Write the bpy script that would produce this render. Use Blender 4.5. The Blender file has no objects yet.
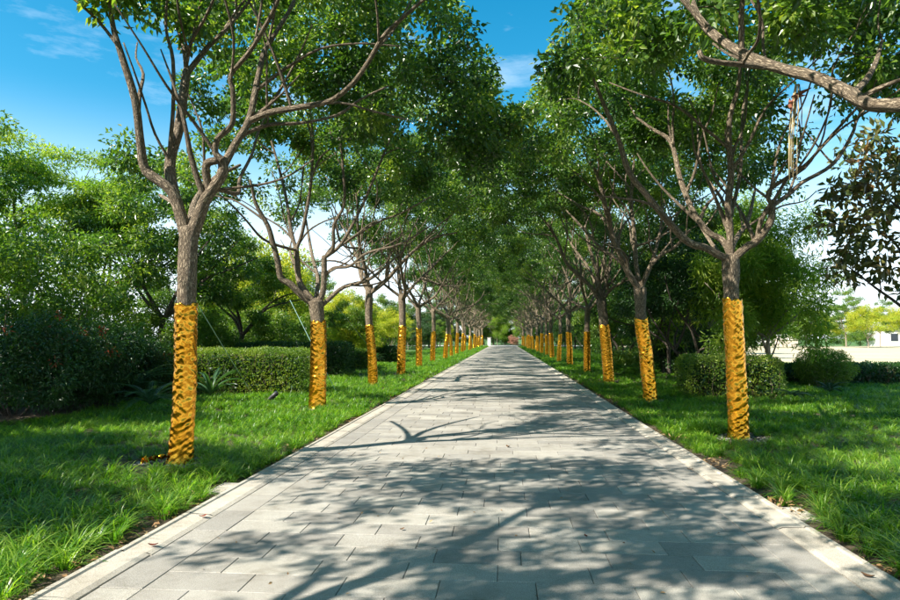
import bpy, math, random
import numpy as np
from mathutils import Vector, Matrix

rnd = random.Random(7)
rng = np.random.default_rng(7)
S = bpy.context.scene
COL = S.collection
R = math.radians

# ------------------------------------------------------------------ camera
CAM_H = 1.53
cd = bpy.data.cameras.new('camera'); cam = bpy.data.objects.new('camera', cd); COL.objects.link(cam)
cam.location = (0, 0, CAM_H)
cam.rotation_euler = (R(90 + 3.35), 0, R(4.75))
cd.sensor_fit = 'HORIZONTAL'; cd.sensor_width = 36; cd.lens = 26.0
cd.clip_start = 0.05; cd.clip_end = 3000
S.camera = cam

# ------------------------------------------------------------------ sun, sky, exposure
SUN_EL = 43.0
SUN_DIR = np.array([-0.80, -0.60, 0.0])
SUN_DIR = SUN_DIR / np.linalg.norm(SUN_DIR)
to_sun = Vector((SUN_DIR[0] * math.cos(R(SUN_EL)), SUN_DIR[1] * math.cos(R(SUN_EL)), math.sin(R(SUN_EL))))
ld = bpy.data.lights.new('sun', 'SUN'); sun = bpy.data.objects.new('sun', ld); COL.objects.link(sun)
ld.energy = 5.0; ld.angle = R(0.53); ld.color = (1.0, 0.95, 0.86)
sun.rotation_euler = to_sun.to_track_quat('Z', 'Y').to_euler()

W = bpy.data.worlds.new("World"); S.world = W; W.use_nodes = True
nt = W.node_tree; nt.nodes.clear()
def N(t, kind, **kw):
    n = t.nodes.new(kind)
    for k, v in kw.items(): setattr(n, k, v)
    return n
sky = N(nt, 'ShaderNodeTexSky', sky_type='NISHITA')
sky.sun_disc = False; sky.sun_elevation = R(SUN_EL)
sky.sun_rotation = math.atan2(SUN_DIR[0], SUN_DIR[1])
sky.air_density = 1.0; sky.dust_density = 0.4; sky.ozone_density = 2.2; sky.altitude = 20
bg = N(nt, 'ShaderNodeBackground'); out = N(nt, 'ShaderNodeOutputWorld')
bg.inputs['Strength'].default_value = 0.092
hs = N(nt, 'ShaderNodeHueSaturation'); hs.inputs['Saturation'].default_value = 1.45; hs.inputs['Hue'].default_value = 0.476
tc = N(nt, 'ShaderNodeTexCoord')
mp = N(nt, 'ShaderNodeMapping'); mp.inputs['Scale'].default_value = (1.2, 1.2, 4.5); mp.inputs['Rotation'].default_value = (0.0, 0.22, 0.3)
n1 = N(nt, 'ShaderNodeTexNoise'); n1.inputs['Scale'].default_value = 1.7; n1.inputs['Detail'].default_value = 9; n1.inputs['Roughness'].default_value = 0.62
cr = N(nt, 'ShaderNodeValToRGB'); cr.color_ramp.elements[0].position = 0.50; cr.color_ramp.elements[1].position = 0.78
sx = N(nt, 'ShaderNodeSeparateXYZ')
hz = N(nt, 'ShaderNodeMapRange'); hz.inputs[1].default_value = 0.02; hz.inputs[2].default_value = 0.34; hz.inputs[3].default_value = 0.85; hz.inputs[4].default_value = 0.0
hz.interpolation_type = 'SMOOTHSTEP'
mx = N(nt, 'ShaderNodeMath', operation='MAXIMUM')
mul = N(nt, 'ShaderNodeMath', operation='MULTIPLY'); mul.inputs[1].default_value = 0.62
mix = N(nt, 'ShaderNodeMixRGB'); mix.inputs[2].default_value = (7.4, 8.1, 8.9, 1)
L = nt.links.new
L(tc.outputs['Generated'], mp.inputs['Vector']); L(mp.outputs[0], n1.inputs['Vector']); L(n1.outputs['Fac'], cr.inputs[0])
L(tc.outputs['Generated'], sx.inputs[0]); L(sx.outputs['Z'], hz.inputs[0])
L(cr.outputs[0], mul.inputs[0]); L(mul.outputs[0], mx.inputs[0]); L(hz.outputs[0], mx.inputs[1])
L(sky.outputs[0], hs.inputs['Color']); L(hs.outputs[0], mix.inputs[1]); L(mx.outputs[0], mix.inputs[0])
L(mix.outputs[0], bg.inputs['Color']); L(bg.outputs[0], out.inputs['Surface'])

S.view_settings.view_transform = 'Standard'; S.view_settings.look = 'None'
S.view_settings.exposure = 1.25; S.view_settings.gamma = 1.0
S.render.engine = 'CYCLES'
cy = S.cycles
cy.max_bounces = 7; cy.diffuse_bounces = 3; cy.glossy_bounces = 3; cy.transmission_bounces = 5; cy.transparent_max_bounces = 8
cy.caustics_reflective = False; cy.caustics_refractive = False
cy.use_adaptive_sampling = True; cy.adaptive_threshold = 0.015
cy.sample_clamp_indirect = 6.0

# ------------------------------------------------------------------ projection helpers (photo 900x600)
F = 650.0
_M = np.array(cam.rotation_euler.to_matrix())
def ray(px, py):
    d = np.array([(px - 450) / F, (300 - py) / F, -1.0])
    return _M @ d
def at(px, py, Y):
    d = ray(px, py); t = Y / d[1]
    return np.array([d[0] * t, Y, CAM_H + d[2] * t])
def G(px, py, z=0.0):
    d = ray(px, py); t = (z - CAM_H) / d[2]
    return np.array([d[0] * t, d[1] * t, z])
def proj(P):
    q = (np.asarray(P, float) - np.array([0, 0, CAM_H])) @ _M
    z = np.where(-q[..., 2] > 0.05, -q[..., 2], 0.05)
    return 450 + F * q[..., 0] / z, 300 - F * q[..., 1] / z, -q[..., 2]

# ------------------------------------------------------------------ numpy noise
def _hash(ix, iy, iz, s):
    h = (ix.astype(np.int64) * 374761393 + iy.astype(np.int64) * 668265263 + iz.astype(np.int64) * 2147483647 + s * 974634777) & 0x7fffffff
    h = ((h ^ (h >> 13)) * 1274126177) & 0x7fffffff
    h = (h ^ (h >> 16)) & 0xffff
    return h / 65535.0
def vnoise(x, y, z=0.0, s=0):
    x = np.asarray(x, float); y = np.asarray(y, float); z = np.zeros_like(x) + z
    ix, iy, iz = np.floor(x), np.floor(y), np.floor(z)
    fx, fy, fz = x - ix, y - iy, z - iz
    fx = fx * fx * (3 - 2 * fx); fy = fy * fy * (3 - 2 * fy); fz = fz * fz * (3 - 2 * fz)
    o = 0
    for a in (0, 1):
        for b in (0, 1):
            for c in (0, 1):
                w = (fx if a else 1 - fx) * (fy if b else 1 - fy) * (fz if c else 1 - fz)
                o = o + w * _hash(ix + a, iy + b, iz + c, s)
    return o
def fbm(x, y, z=0.0, s=0, o=3):
    a, t, n = 0.5, 0, 0
    for k in range(o):
        t = t + a * vnoise(np.asarray(x) * 2 ** k, np.asarray(y) * 2 ** k, np.asarray(z) * 2 ** k, s + k); n += a; a *= 0.5
    return t / n

# ------------------------------------------------------------------ mesh helpers
def mesh_from(name, V, F3=None, F4=None, mat=None, smooth=False, tint=None, uv=None):
    me = bpy.data.meshes.new(name)
    V = np.asarray(V, np.float32)
    n3 = 0 if F3 is None else len(F3); n4 = 0 if F4 is None else len(F4)
    me.vertices.add(len(V)); me.vertices.foreach_set('co', V.ravel())
    loops = []
    if n4: loops.append(np.asarray(F4, np.int32).ravel())
    if n3: loops.append(np.asarray(F3, np.int32).ravel())
    lv = np.concatenate(loops)
    me.loops.add(len(lv)); me.loops.foreach_set('vertex_index', lv)
    tot = np.concatenate([np.full(n4, 4, np.int32), np.full(n3, 3, np.int32)])
    st = np.concatenate([[0], np.cumsum(tot)[:-1]]).astype(np.int32)
    me.polygons.add(n3 + n4); me.polygons.foreach_set('loop_start', st); me.polygons.foreach_set('loop_total', tot)
    me.polygons.foreach_set('use_smooth', np.full(n3 + n4, smooth, bool))
    if uv is not None:
        ul = me.uv_layers.new(name='UVMap'); ul.data.foreach_set('uv', np.asarray(uv, np.float32)[lv].ravel())
    if tint is not None:
        a = me.attributes.new('tint', 'FLOAT', 'FACE'); a.data.foreach_set('value', np.asarray(tint, np.float32))
    me.update(calc_edges=True); me.validate()
    if mat: me.materials.append(mat)
    return me
def link(name, me, parent=None, loc=(0, 0, 0), rz=0.0):
    o = bpy.data.objects.new(name, me); COL.objects.link(o)
    o.location = loc; o.rotation_euler = (0, 0, rz)
    if parent: o.parent = parent
    return o
def tag(o, label=None, cat=None, group=None, kind=None):
    if label: o['label'] = label
    if cat: o['category'] = cat
    if group: o['group'] = group
    if kind: o['kind'] = kind
    return o
def empty(name, loc=(0, 0, 0), rz=0.0):
    o = bpy.data.objects.new(name, None); COL.objects.link(o); o.empty_display_size = 0.2
    o.location = loc; o.rotation_euler = (0, 0, rz); return o
def copy_tree(root, loc, rz=0.0, sc=1.0):
    def rec(o, p):
        c = o.copy(); COL.objects.link(c)
        if p: c.parent = p
        for ch in list(o.children): rec(ch, c)
        return c
    r = rec(root, None); r.location = loc; r.rotation_euler = (0, 0, rz)
    r.scale = sc if hasattr(sc, '__len__') else (sc, sc, sc)
    return r

class Acc:
    """gathers quads and tris with uv for one mesh"""
    def __init__(s): s.V = []; s.Q = []; s.T = []; s.U = []; s.n = 0
    def add(s, V, Q=None, T=None, U=None):
        V = np.asarray(V, float).reshape(-1, 3)
        s.V.append(V); s.U.append(np.zeros((len(V), 2)) if U is None else np.asarray(U, float))
        if Q is not None and len(Q): s.Q.append(np.asarray(Q) + s.n)
        if T is not None and len(T): s.T.append(np.asarray(T) + s.n)
        s.n += len(V)
    def box(s, x0, x1, y0, y1, z0, z1, ch=0.0):
        if ch <= 0:
            V = [(x, y, z) for z in (z0, z1) for (x, y) in ((x0, y0), (x1, y0), (x1, y1), (x0, y1))]
            Q = [(4, 5, 6, 7), (3, 2, 1, 0)] + [(i, (i + 1) % 4, 4 + (i + 1) % 4, 4 + i) for i in range(4)]
        else:
            V = [(x, y, z0) for (x, y) in ((x0, y0), (x1, y0), (x1, y1), (x0, y1))]
            V += [(x, y, z1 - ch) for (x, y) in ((x0, y0), (x1, y0), (x1, y1), (x0, y1))]
            V += [(x, y, z1) for (x, y) in ((x0 + ch, y0 + ch), (x1 - ch, y0 + ch), (x1 - ch, y1 - ch), (x0 + ch, y1 - ch))]
            Q = [(8, 9, 10, 11)]
            for b in (0, 4): Q += [(b + i, b + (i + 1) % 4, b + 4 + (i + 1) % 4, b + 4 + i) for i in range(4)]
        s.add(V, Q)
    def tube(s, P, r, sides=6, rough=0.0, cap=True, seed=0):
        P = np.asarray(P, float); n = len(P)
        r = np.broadcast_to(np.asarray(r, float), (n,))
        T = np.gradient(P, axis=0); T /= np.linalg.norm(T, axis=1)[:, None] + 1e-9
        u = np.cross(T[0], [0.3, 0.9, 0.1]); u /= np.linalg.norm(u)
        A = np.linspace(0, 2 * math.pi, sides + 1)
        ca, sa = np.cos(A)[:, None], np.sin(A)[:, None]
        V = []; U = []; Lc = 0
        for i in range(n):
            u = u - T[i] * np.dot(u, T[i]); u /= np.linalg.norm(u) + 1e-9
            w = np.cross(T[i], u)
            if i: Lc += np.linalg.norm(P[i] - P[i - 1])
            ri = np.full(sides + 1, r[i])
            if rough:
                aa = A[:-1]
                nn = vnoise(np.cos(aa) * 1.6 + seed, np.sin(aa) * 1.6, Lc * 2.2, 5) - 0.5
                n2 = vnoise(np.cos(aa) * 5 + seed, np.sin(aa) * 5, Lc * 5, 9) - 0.5
                f = 1 + rough * (nn * 1.6 + n2 * 0.7); ri = r[i] * np.append(f, f[0])
            V.append(P[i] + (u * ca + w * sa) * ri[:, None])
            U.append(np.stack([A / (2 * math.pi) * max(0.12, 6.28 * r[0]), np.full(sides + 1, Lc)], 1))
        V = np.concatenate(V); U = np.concatenate(U)
        i = np.arange(n - 1)[:, None] * (sides + 1); j = np.arange(sides)[None, :]
        a = i + j
        Q = np.stack([a, a + 1, a + sides + 2, a + sides + 1], -1).reshape(-1, 4)
        T3 = None
        if cap:
            V = np.vstack([V, P[-1] + T[-1] * r[-1] * 0.5]); U = np.vstack([U, [0, Lc]])
            b = (n - 1) * (sides + 1) + np.arange(sides)
            T3 = np.stack([b, b + 1, np.full(sides, len(V) - 1)], 1)
        s.add(V, Q, T3, U)
    def mesh(s, name, mat, smooth=True):
        return mesh_from(name, np.concatenate(s.V), np.concatenate(s.T) if s.T else None, np.concatenate(s.Q) if s.Q else None, mat, smooth, uv=np.concatenate(s.U))

def unit(v): return v / (np.linalg.norm(v, axis=-1, keepdims=True) + 1e-9)
def leaves(P, D, Nn, ln, wd, fold=0.18, droop=0.12):
    """rhombic folded leaves; P base, D direction, Nn approx normal -> V, T"""
    D = unit(D); Sd = unit(np.cross(D, Nn)); Nn = unit(np.cross(Sd, D))
    ln = ln[:, None]; wd = wd[:, None]
    a = P; b = P + D * ln * 0.45 + Sd * wd * 0.5 + Nn * wd * fold
    c = P + D * ln - Nn * ln * droop; d = P + D * ln * 0.45 - Sd * wd * 0.5 + Nn * wd * fold
    V = np.stack([a, b, c, d], 1).reshape(-1, 3)
    i = np.arange(len(P))[:, None] * 4
    T = np.concatenate([i + [0, 1, 2], i + [0, 2, 3]], 1).reshape(-1, 3)
    return V, T
def rand_dirs(n, g=rng):
    return unit(g.normal(size=(n, 3)))
def leaf_cloud(centres, rad, per, ln, wd, g, flat=0.7, up=0.5, tintc=None, droop=0.3):
    """clumps of leaves around twig ends, leaves pointing outwards and a little down"""
    n = len(centres)
    C = np.repeat(centres, per, 0); Rr = np.repeat(np.broadcast_to(rad, (n,)), per)
    d = rand_dirs(n * per, g); rr = g.random(n * per) ** 0.5
    off = d * (rr * Rr)[:, None]; off[:, 2] *= flat
    P = C + off
    D = unit(d + g.normal(size=d.shape) * 0.55 + [0, 0, -droop])
    Nn = unit(g.normal(size=d.shape) * 0.6 + [0, 0, 1.0] + d * up)
    l = ln * g.uniform(0.7, 1.25, len(P)); w = wd * g.uniform(0.75, 1.2, len(P))
    V, T = leaves(P, D, Nn, l, w)
    ct = g.random(n) if tintc is None else tintc
    t = np.clip(np.repeat(ct, per) * 0.65 + g.random(len(P)) * 0.35, 0, 1)
    return V, T, np.repeat(t, 2)

# ------------------------------------------------------------------ materials
def new_mat(name):
    m = bpy.data.materials.new(name); m.use_nodes = True; m.node_tree.nodes.clear(); return m, m.node_tree
def ramp(t, fac, stops):
    r = N(t, 'ShaderNodeValToRGB'); e = r.color_ramp.elements
    e[0].position, e[0].color = stops[0][0], (*stops[0][1], 1); e[1].position, e[1].color = stops[-1][0], (*stops[-1][1], 1)
    for p, c in stops[1:-1]:
        x = e.new(p); x.color = (*c, 1)
    if fac is not None: t.links.new(fac, r.inputs[0])
    return r.outputs[0]
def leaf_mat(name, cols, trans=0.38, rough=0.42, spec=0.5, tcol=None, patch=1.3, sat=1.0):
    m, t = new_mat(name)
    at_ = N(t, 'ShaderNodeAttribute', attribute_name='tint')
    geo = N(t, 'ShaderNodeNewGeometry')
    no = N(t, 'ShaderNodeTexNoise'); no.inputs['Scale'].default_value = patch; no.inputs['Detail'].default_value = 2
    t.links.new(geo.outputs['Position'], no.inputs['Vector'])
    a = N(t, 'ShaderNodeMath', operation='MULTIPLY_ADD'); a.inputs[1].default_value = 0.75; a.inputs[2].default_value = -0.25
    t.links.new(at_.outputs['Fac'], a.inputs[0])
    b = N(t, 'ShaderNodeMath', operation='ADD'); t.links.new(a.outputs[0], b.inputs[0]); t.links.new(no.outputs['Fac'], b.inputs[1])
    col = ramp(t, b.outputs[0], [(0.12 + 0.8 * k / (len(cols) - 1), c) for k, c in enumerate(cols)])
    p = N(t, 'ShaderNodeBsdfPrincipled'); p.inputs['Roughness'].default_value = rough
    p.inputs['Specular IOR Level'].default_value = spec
    t.links.new(col, p.inputs['Base Color'])
    tr = N(t, 'ShaderNodeBsdfTranslucent')
    g = N(t, 'ShaderNodeMixRGB', blend_type='MULTIPLY'); g.inputs[0].default_value = 1; g.inputs[2].default_value = (*(tcol or (2.3, 2.6, 0.9)), 1)
    t.links.new(col, g.inputs[1]); t.links.new(g.outputs[0], tr.inputs['Color'])
    ms = N(t, 'ShaderNodeMixShader'); ms.inputs[0].default_value = trans
    t.links.new(p.outputs[0], ms.inputs[1]); t.links.new(tr.outputs[0], ms.inputs[2])
    o = N(t, 'ShaderNodeOutputMaterial'); t.links.new(ms.outputs[0], o.inputs[0])
    return m
def principled(name, build, rough=0.8, metallic=0.0, bump=0.0, bdist=0.01):
    m, t = new_mat(name)
    p = N(t, 'ShaderNodeBsdfPrincipled'); p.inputs['Roughness'].default_value = rough; p.inputs['Metallic'].default_value = metallic
    o = N(t, 'ShaderNodeOutputMaterial'); t.links.new(p.outputs[0], o.inputs[0])
    col, h = build(t, p)
    if col is not None: t.links.new(col, p.inputs['Base Color'])
    if h is not None and bump:
        b = N(t, 'ShaderNodeBump'); b.inputs['Strength'].default_value = bump; b.inputs['Distance'].default_value = bdist
        t.links.new(h, b.inputs['Height']); t.links.new(b.outputs[0], p.inputs['Normal'])
    return m
def noise(t, scale, detail=4, vec=None, rough=0.55, dist=0.0):
    n = N(t, 'ShaderNodeTexNoise'); n.inputs['Scale'].default_value = scale; n.inputs['Detail'].default_value = detail
    n.inputs['Roughness'].default_value = rough; n.inputs['Distortion'].default_value = dist
    if vec is not None: t.links.new(vec, n.inputs['Vector'])
    return n.outputs['Fac']
def math_(t, op, a, b):
    n = N(t, 'ShaderNodeMath', operation=op)
    for k, v in enumerate((a, b)):
        if hasattr(v, 'is_linked'): t.links.new(v, n.inputs[k])
        else: n.inputs[k].default_value = v
    return n.outputs[0]
def mixc(t, f, a, b, mode='MIX'):
    n = N(t, 'ShaderNodeMixRGB', blend_type=mode)
    for k, v in zip((0, 1, 2), (f, a, b)):
        if hasattr(v, 'is_linked'): t.links.new(v, n.inputs[k])
        elif k == 0: n.inputs[0].default_value = v
        else: n.inputs[k].default_value = (*v, 1)
    return n.outputs[0]

def bark_build(c0, c1, c2):
    def f(t, p):
        uv = N(t, 'ShaderNodeTexCoord')
        mp = N(t, 'ShaderNodeMapping'); mp.inputs['Scale'].default_value = (40, 11.0, 1); t.links.new(uv.outputs['UV'], mp.inputs[0])
        nd = math_(t, 'MULTIPLY', noise(t, 0.9, 4, mp.outputs[0], 0.7), 2.6)
        vo = N(t, 'ShaderNodeTexVoronoi', feature='DISTANCE_TO_EDGE'); vo.inputs['Scale'].default_value = 1.0
        wv = N(t, 'ShaderNodeVectorMath', operation='ADD'); t.links.new(mp.outputs[0], wv.inputs[0]); t.links.new(nd, wv.inputs[1])
        t.links.new(wv.outputs[0], vo.inputs['Vector'])
        fi = noise(t, 3.0, 6, mp.outputs[0], 0.7)
        geo = N(t, 'ShaderNodeNewGeometry')
        big = noise(t, 2.5, 3, geo.outputs['Position'])
        mr = N(t, 'ShaderNodeMapRange'); mr.inputs[1].default_value = 0.0; mr.inputs[2].default_value = 0.28; t.links.new(vo.outputs['Distance'], mr.inputs[0])
        h = math_(t, 'ADD', mr.outputs[0], math_(t, 'MULTIPLY', fi, 0.6))
        c = ramp(t, math_(t, 'MULTIPLY', h, 0.62), [(0.12, c0), (0.55, c1), (0.9, c2)])
        c = mixc(t, math_(t, 'MULTIPLY', big, 0.5), c, tuple(0.55 * x for x in c1))
        return c, h
    return f
M = {}
M['bark'] = principled('camphor_bark', bark_build((0.07, 0.05, 0.032), (0.30, 0.225, 0.145), (0.52, 0.42, 0.29)), 0.88, bump=0.9, bdist=0.02)
M['bark_dark'] = principled('dark_bark', bark_build((0.03, 0.022, 0.016), (0.11, 0.085, 0.06), (0.2, 0.16, 0.12)), 0.9, bump=0.8, bdist=0.015)
M['bark_pale'] = principled('pale_bark', bark_build((0.14, 0.11, 0.08), (0.36, 0.3, 0.22), (0.5, 0.43, 0.34)), 0.85, bump=0.5, bdist=0.01)
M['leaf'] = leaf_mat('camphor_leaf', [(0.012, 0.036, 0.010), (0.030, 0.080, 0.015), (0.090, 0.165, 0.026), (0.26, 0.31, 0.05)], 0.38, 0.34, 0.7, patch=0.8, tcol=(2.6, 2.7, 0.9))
M['leaf_light'] = leaf_mat('light_green_leaf', [(0.05, 0.11, 0.018), (0.10, 0.18, 0.024), (0.18, 0.26, 0.034), (0.32, 0.34, 0.05)], 0.42, 0.45, 0.4)
M['leaf_mid'] = leaf_mat('shrub_leaf', [(0.025, 0.075, 0.014), (0.06, 0.14, 0.018), (0.12, 0.2, 0.025), (0.22, 0.26, 0.04)], 0.32, 0.4, 0.5)
M['leaf_dark'] = leaf_mat('dark_evergreen_leaf', [(0.01, 0.03, 0.008), (0.018, 0.055, 0.012), (0.03, 0.08, 0.016), (0.05, 0.11, 0.02)], 0.22, 0.4, 0.5)
M['leaf_yellow'] = leaf_mat('yellow_green_leaf', [(0.1, 0.18, 0.02), (0.22, 0.28, 0.03), (0.36, 0.36, 0.04), (0.48, 0.4, 0.06)], 0.4, 0.5, 0.3)
M['leaf_magnolia'] = leaf_mat('magnolia_leaf', [(0.04, 0.07, 0.022), (0.07, 0.12, 0.03), (0.14, 0.15, 0.04), (0.27, 0.15, 0.06)], 0.28, 0.3, 0.7, tcol=(1.6, 1.2, 0.6))
M['leaf_red'] = leaf_mat('red_tip_leaf', [(0.14, 0.03, 0.015), (0.25, 0.05, 0.02), (0.36, 0.07, 0.025), (0.42, 0.12, 0.05)], 0.3, 0.4, 0.5, tcol=(1.6, 1.2, 0.8))
M['leaf_hedge'] = leaf_mat('hedge_leaf', [(0.04, 0.09, 0.014), (0.08, 0.15, 0.018), (0.15, 0.22, 0.025), (0.24, 0.28, 0.04)], 0.3, 0.45, 0.45)
M['frond'] = leaf_mat('cycad_frond', [(0.03, 0.075, 0.03), (0.05, 0.11, 0.04), (0.07, 0.15, 0.05), (0.1, 0.18, 0.06)], 0.2, 0.35, 0.6)
M['grass'] = leaf_mat('lilyturf_blade', [(0.032, 0.095, 0.008), (0.060, 0.165, 0.011), (0.115, 0.25, 0.016), (0.23, 0.34, 0.04)], 0.42, 0.38, 0.5, tcol=(2.0, 2.2, 0.7), patch=0.9)
M['litter'] = leaf_mat('dead_leaf', [(0.1, 0.055, 0.03), (0.2, 0.11, 0.05), (0.33, 0.2, 0.09), (0.42, 0.3, 0.17)], 0.15, 0.7, 0.2, tcol=(1.3, 1.2, 0.8))

def foil_build(t, p):
    uv = N(t, 'ShaderNodeTexCoord'); mp = N(t, 'ShaderNodeMapping'); mp.inputs['Scale'].default_value = (14, 30, 1); mp.inputs['Rotation'].default_value = (0, 0, 0.5)
    t.links.new(uv.outputs['UV'], mp.inputs[0])
    a = noise(t, 1.3, 3, mp.outputs[0], 0.6, 1.2)
    r = N(t, 'ShaderNodeMath', operation='ABSOLUTE'); s_ = math_(t, 'SUBTRACT', a, 0.5); t.links.new(s_, r.inputs[0])
    c = ramp(t, noise(t, 3, 2, uv.outputs['Object']), [(0.3, (0.90, 0.35, 0.02)), (0.7, (0.98, 0.45, 0.045))])
    return c, r.outputs[0]
M['foil'] = principled('gold_foil', foil_build, 0.25, 1.0, bump=0.08, bdist=0.02)

def granite_build(base, var):
    def f(t, p):
        geo = N(t, 'ShaderNodeNewGeometry'); oi = N(t, 'ShaderNodeObjectInfo')
        at_ = N(t, 'ShaderNodeAttribute', attribute_name='tint')
        sp = noise(t, 170, 3, geo.outputs['Position'], 0.8)
        md = noise(t, 2.2, 5, geo.outputs['Position'])
        st = noise(t, 9, 5, geo.outputs['Position'], 0.7)
        c = ramp(t, sp, [(0.34, tuple(b * 0.5 for b in base)), (0.5, base), (0.66, tuple(min(1, b * 1.4) for b in base))])
        k = math_(t, 'ADD', math_(t, 'MULTIPLY', oi.outputs['Random'], 1.0), at_.outputs['Fac'])
        k = math_(t, 'FRACT', k, 0)
        v = ramp(t, k, [(0.0, (1 - var,) * 3), (0.5, (1, 0.99, 0.97)), (1.0, (1 + var, 1 + var, 1 + var * 0.8))])
        c = mixc(t, 1.0, c, v, 'MULTIPLY')
        w = ramp(t, math_(t, 'ADD', math_(t, 'MULTIPLY', md, 0.6), math_(t, 'MULTIPLY', st, 0.4)), [(0.33, (0.66, 0.63, 0.58)), (0.47, (0.92, 0.9, 0.87)), (0.62, (1.06, 1.05, 1.03))])
        c = mixc(t, 1.0, c, w, 'MULTIPLY')
        return c, sp
    return f
M['granite'] = principled('grey_granite', granite_build((0.32, 0.303, 0.272), 0.19), 0.72, bump=0.25, bdist=0.002)
M['kerbstone'] = principled('pale_kerb_stone', granite_build((0.43, 0.395, 0.335), 0.09), 0.8, bump=0.25, bdist=0.002)
def mortar_build(t, p):
    geo = N(t, 'ShaderNodeNewGeometry'); return ramp(t, noise(t, 30, 4, geo.outputs['Position']), [(0.3, (0.06, 0.052, 0.042)), (0.7, (0.17, 0.15, 0.125))]), None
M['mortar'] = principled('dirty_joint', mortar_build, 0.95)
def ground_build(t, p):
    geo = N(t, 'ShaderNodeNewGeometry'); sp = N(t, 'ShaderNodeSeparateXYZ'); t.links.new(geo.outputs['Position'], sp.inputs[0])
    soil = ramp(t, noise(t, 14, 6, geo.outputs['Position'], 0.7), [(0.3, (0.03, 0.02, 0.012)), (0.55, (0.075, 0.052, 0.03)), (0.75, (0.15, 0.11, 0.07))])
    turf = ramp(t, noise(t, 2.0, 6, geo.outputs['Position'], 0.7), [(0.3, (0.03, 0.08, 0.012)), (0.7, (0.08, 0.17, 0.02))])
    m = N(t, 'ShaderNodeMapRange'); m.inputs[1].default_value = 22; m.inputs[2].default_value = 40; t.links.new(sp.outputs['Y'], m.inputs[0])
    return mixc(t, m.outputs[0], soil, turf), noise(t, 25, 6, geo.outputs['Position'])
M['ground'] = principled('soil_and_turf', ground_build, 0.95, bump=0.8, bdist=0.03)
def field_build(t, p):
    geo = N(t, 'ShaderNodeNewGeometry')
    a = noise(t, 0.12, 5, geo.outputs['Position'], 0.6); b = noise(t, 4, 5, geo.outputs['Position'], 0.7)
    return ramp(t, math_(t, 'ADD', math_(t, 'MULTIPLY', a, .5), math_(t, 'MULTIPLY', b, .5)), [(0.35, (0.36, 0.30, 0.17)), (0.5, (0.50, 0.42, 0.26)), (0.65, (0.60, 0.50, 0.33))]), b
M['field'] = principled('dry_grass_field', field_build, 0.95, bump=0.6, bdist=0.03)
def plain(name, c, rough=0.7, metallic=0.0, var=0.25, sc=8.0):
    def f(t, p):
        geo = N(t, 'ShaderNodeNewGeometry'); n_ = noise(t, sc, 4, geo.outputs['Position'])
        return ramp(t, n_, [(0.3, tuple(x * (1 - var) for x in c)), (0.7, tuple(min(1, x * (1 + var)) for x in c))]), n_
    return principled(name, f, rough, metallic, 0.1, 0.005)
M['wire'] = plain('green_coated_wire', (0.35, 0.55, 0.5), 0.4)
M['black'] = plain('black_plastic', (0.02, 0.02, 0.02), 0.5)
M['iron'] = plain('dark_cast_iron', (0.09, 0.09, 0.085), 0.6, 0.4)
M['white'] = plain('white_paint', (0.8, 0.79, 0.76), 0.5, var=0.06, sc=1)
M['glass'] = plain('dark_glass', (0.03, 0.04, 0.05), 0.08)
M['pebble'] = plain('river_pebble', (0.22, 0.2, 0.17), 0.7, var=0.5, sc=20)
M['straw'] = plain('straw_fibre', (0.5, 0.4, 0.22), 0.8, sc=30)
M['husk'] = plain('dried_red_husk', (0.26, 0.09, 0.05), 0.8, sc=30)
M['plaza'] = plain('pale_cross_path', (0.5, 0.48, 0.44), 0.8, var=0.1, sc=2)
M['twig'] = plain('twig_brown', (0.13, 0.095, 0.06), 0.9, sc=20)
M['roof'] = plain('tent_canvas', (0.62, 0.55, 0.45), 0.8, var=0.08)

# ------------------------------------------------------------------ ground, field, path, kerbs
XL0, XL1, XL2 = -2.76, -2.49, -2.21       # left: kerb outer, kerb inner, border inner
XR0, XR1, XR2 = 2.44, 2.17, 1.89
PATH_END = 126.0
def gz(x, y):
    x = np.asarray(x, float); y = np.asarray(y, float)
    d = np.minimum(np.abs(x - XL0), np.abs(x - XR0)); d = np.where((x > XL0) & (x < XR0), 0, d)
    k = np.clip((d - 0.15) / 2.5, 0, 1) * (y < PATH_END)
    return -0.02 + k * (0.07 * (fbm(x * 0.5, y * 0.5, 0, 3, 2)) + 0.015)
def grid_mesh(name, xs, ys, zf, mat):
    X, Y = np.meshgrid(xs, ys); V = np.stack([X, Y, zf(X, Y)], -1).reshape(-1, 3)
    nx = len(xs); a = (np.arange(len(ys) - 1)[:, None] * nx + np.arange(nx - 1)[None]).ravel()
    return mesh_from(name, V, None, np.stack([a, a + 1, a + nx + 1, a + nx], 1), mat, True)
xs = np.unique(np.concatenate([[-1500, -600, -250, -100, -50], np.arange(-30, -3, 0.5), [XL0 - 0.15, XL0, -1, 1, XR0, XR0 + 0.15], np.arange(3, 30.1, 0.5), [50, 100, 250, 600, 1500]]))
ys = np.concatenate([[-300, -60, -20], np.arange(-6, 45, 0.5), np.arange(46, 130, 4), [150, 200, 300, 500, 900, 1500, 2500]])
g = link('ground', grid_mesh('ground', xs, ys, gz, M['ground'])); tag(g, 'dark soil and turf ground under the lilyturf on both sides of the path', None, None, 'structure')
fx = Acc(); fx.add([(13, 37, 0.09), (260, 20, 0.09), (330, 118, 0.12), (20, 118, 0.12)], [(0, 1, 2, 3)])
f_ = link('field', fx.mesh('field', M['field'], False)); tag(f_, 'dry straw coloured open field beyond the right-hand hedges', None, None, 'structure')
pz = Acc(); pz.box(-26, 24, PATH_END, PATH_END + 9, -0.2, 0.03)
o = link('plaza', pz.mesh('plaza', M['plaza'], False)); tag(o, 'pale sunlit cross path at the far end of the avenue', None, None, 'structure')

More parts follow.
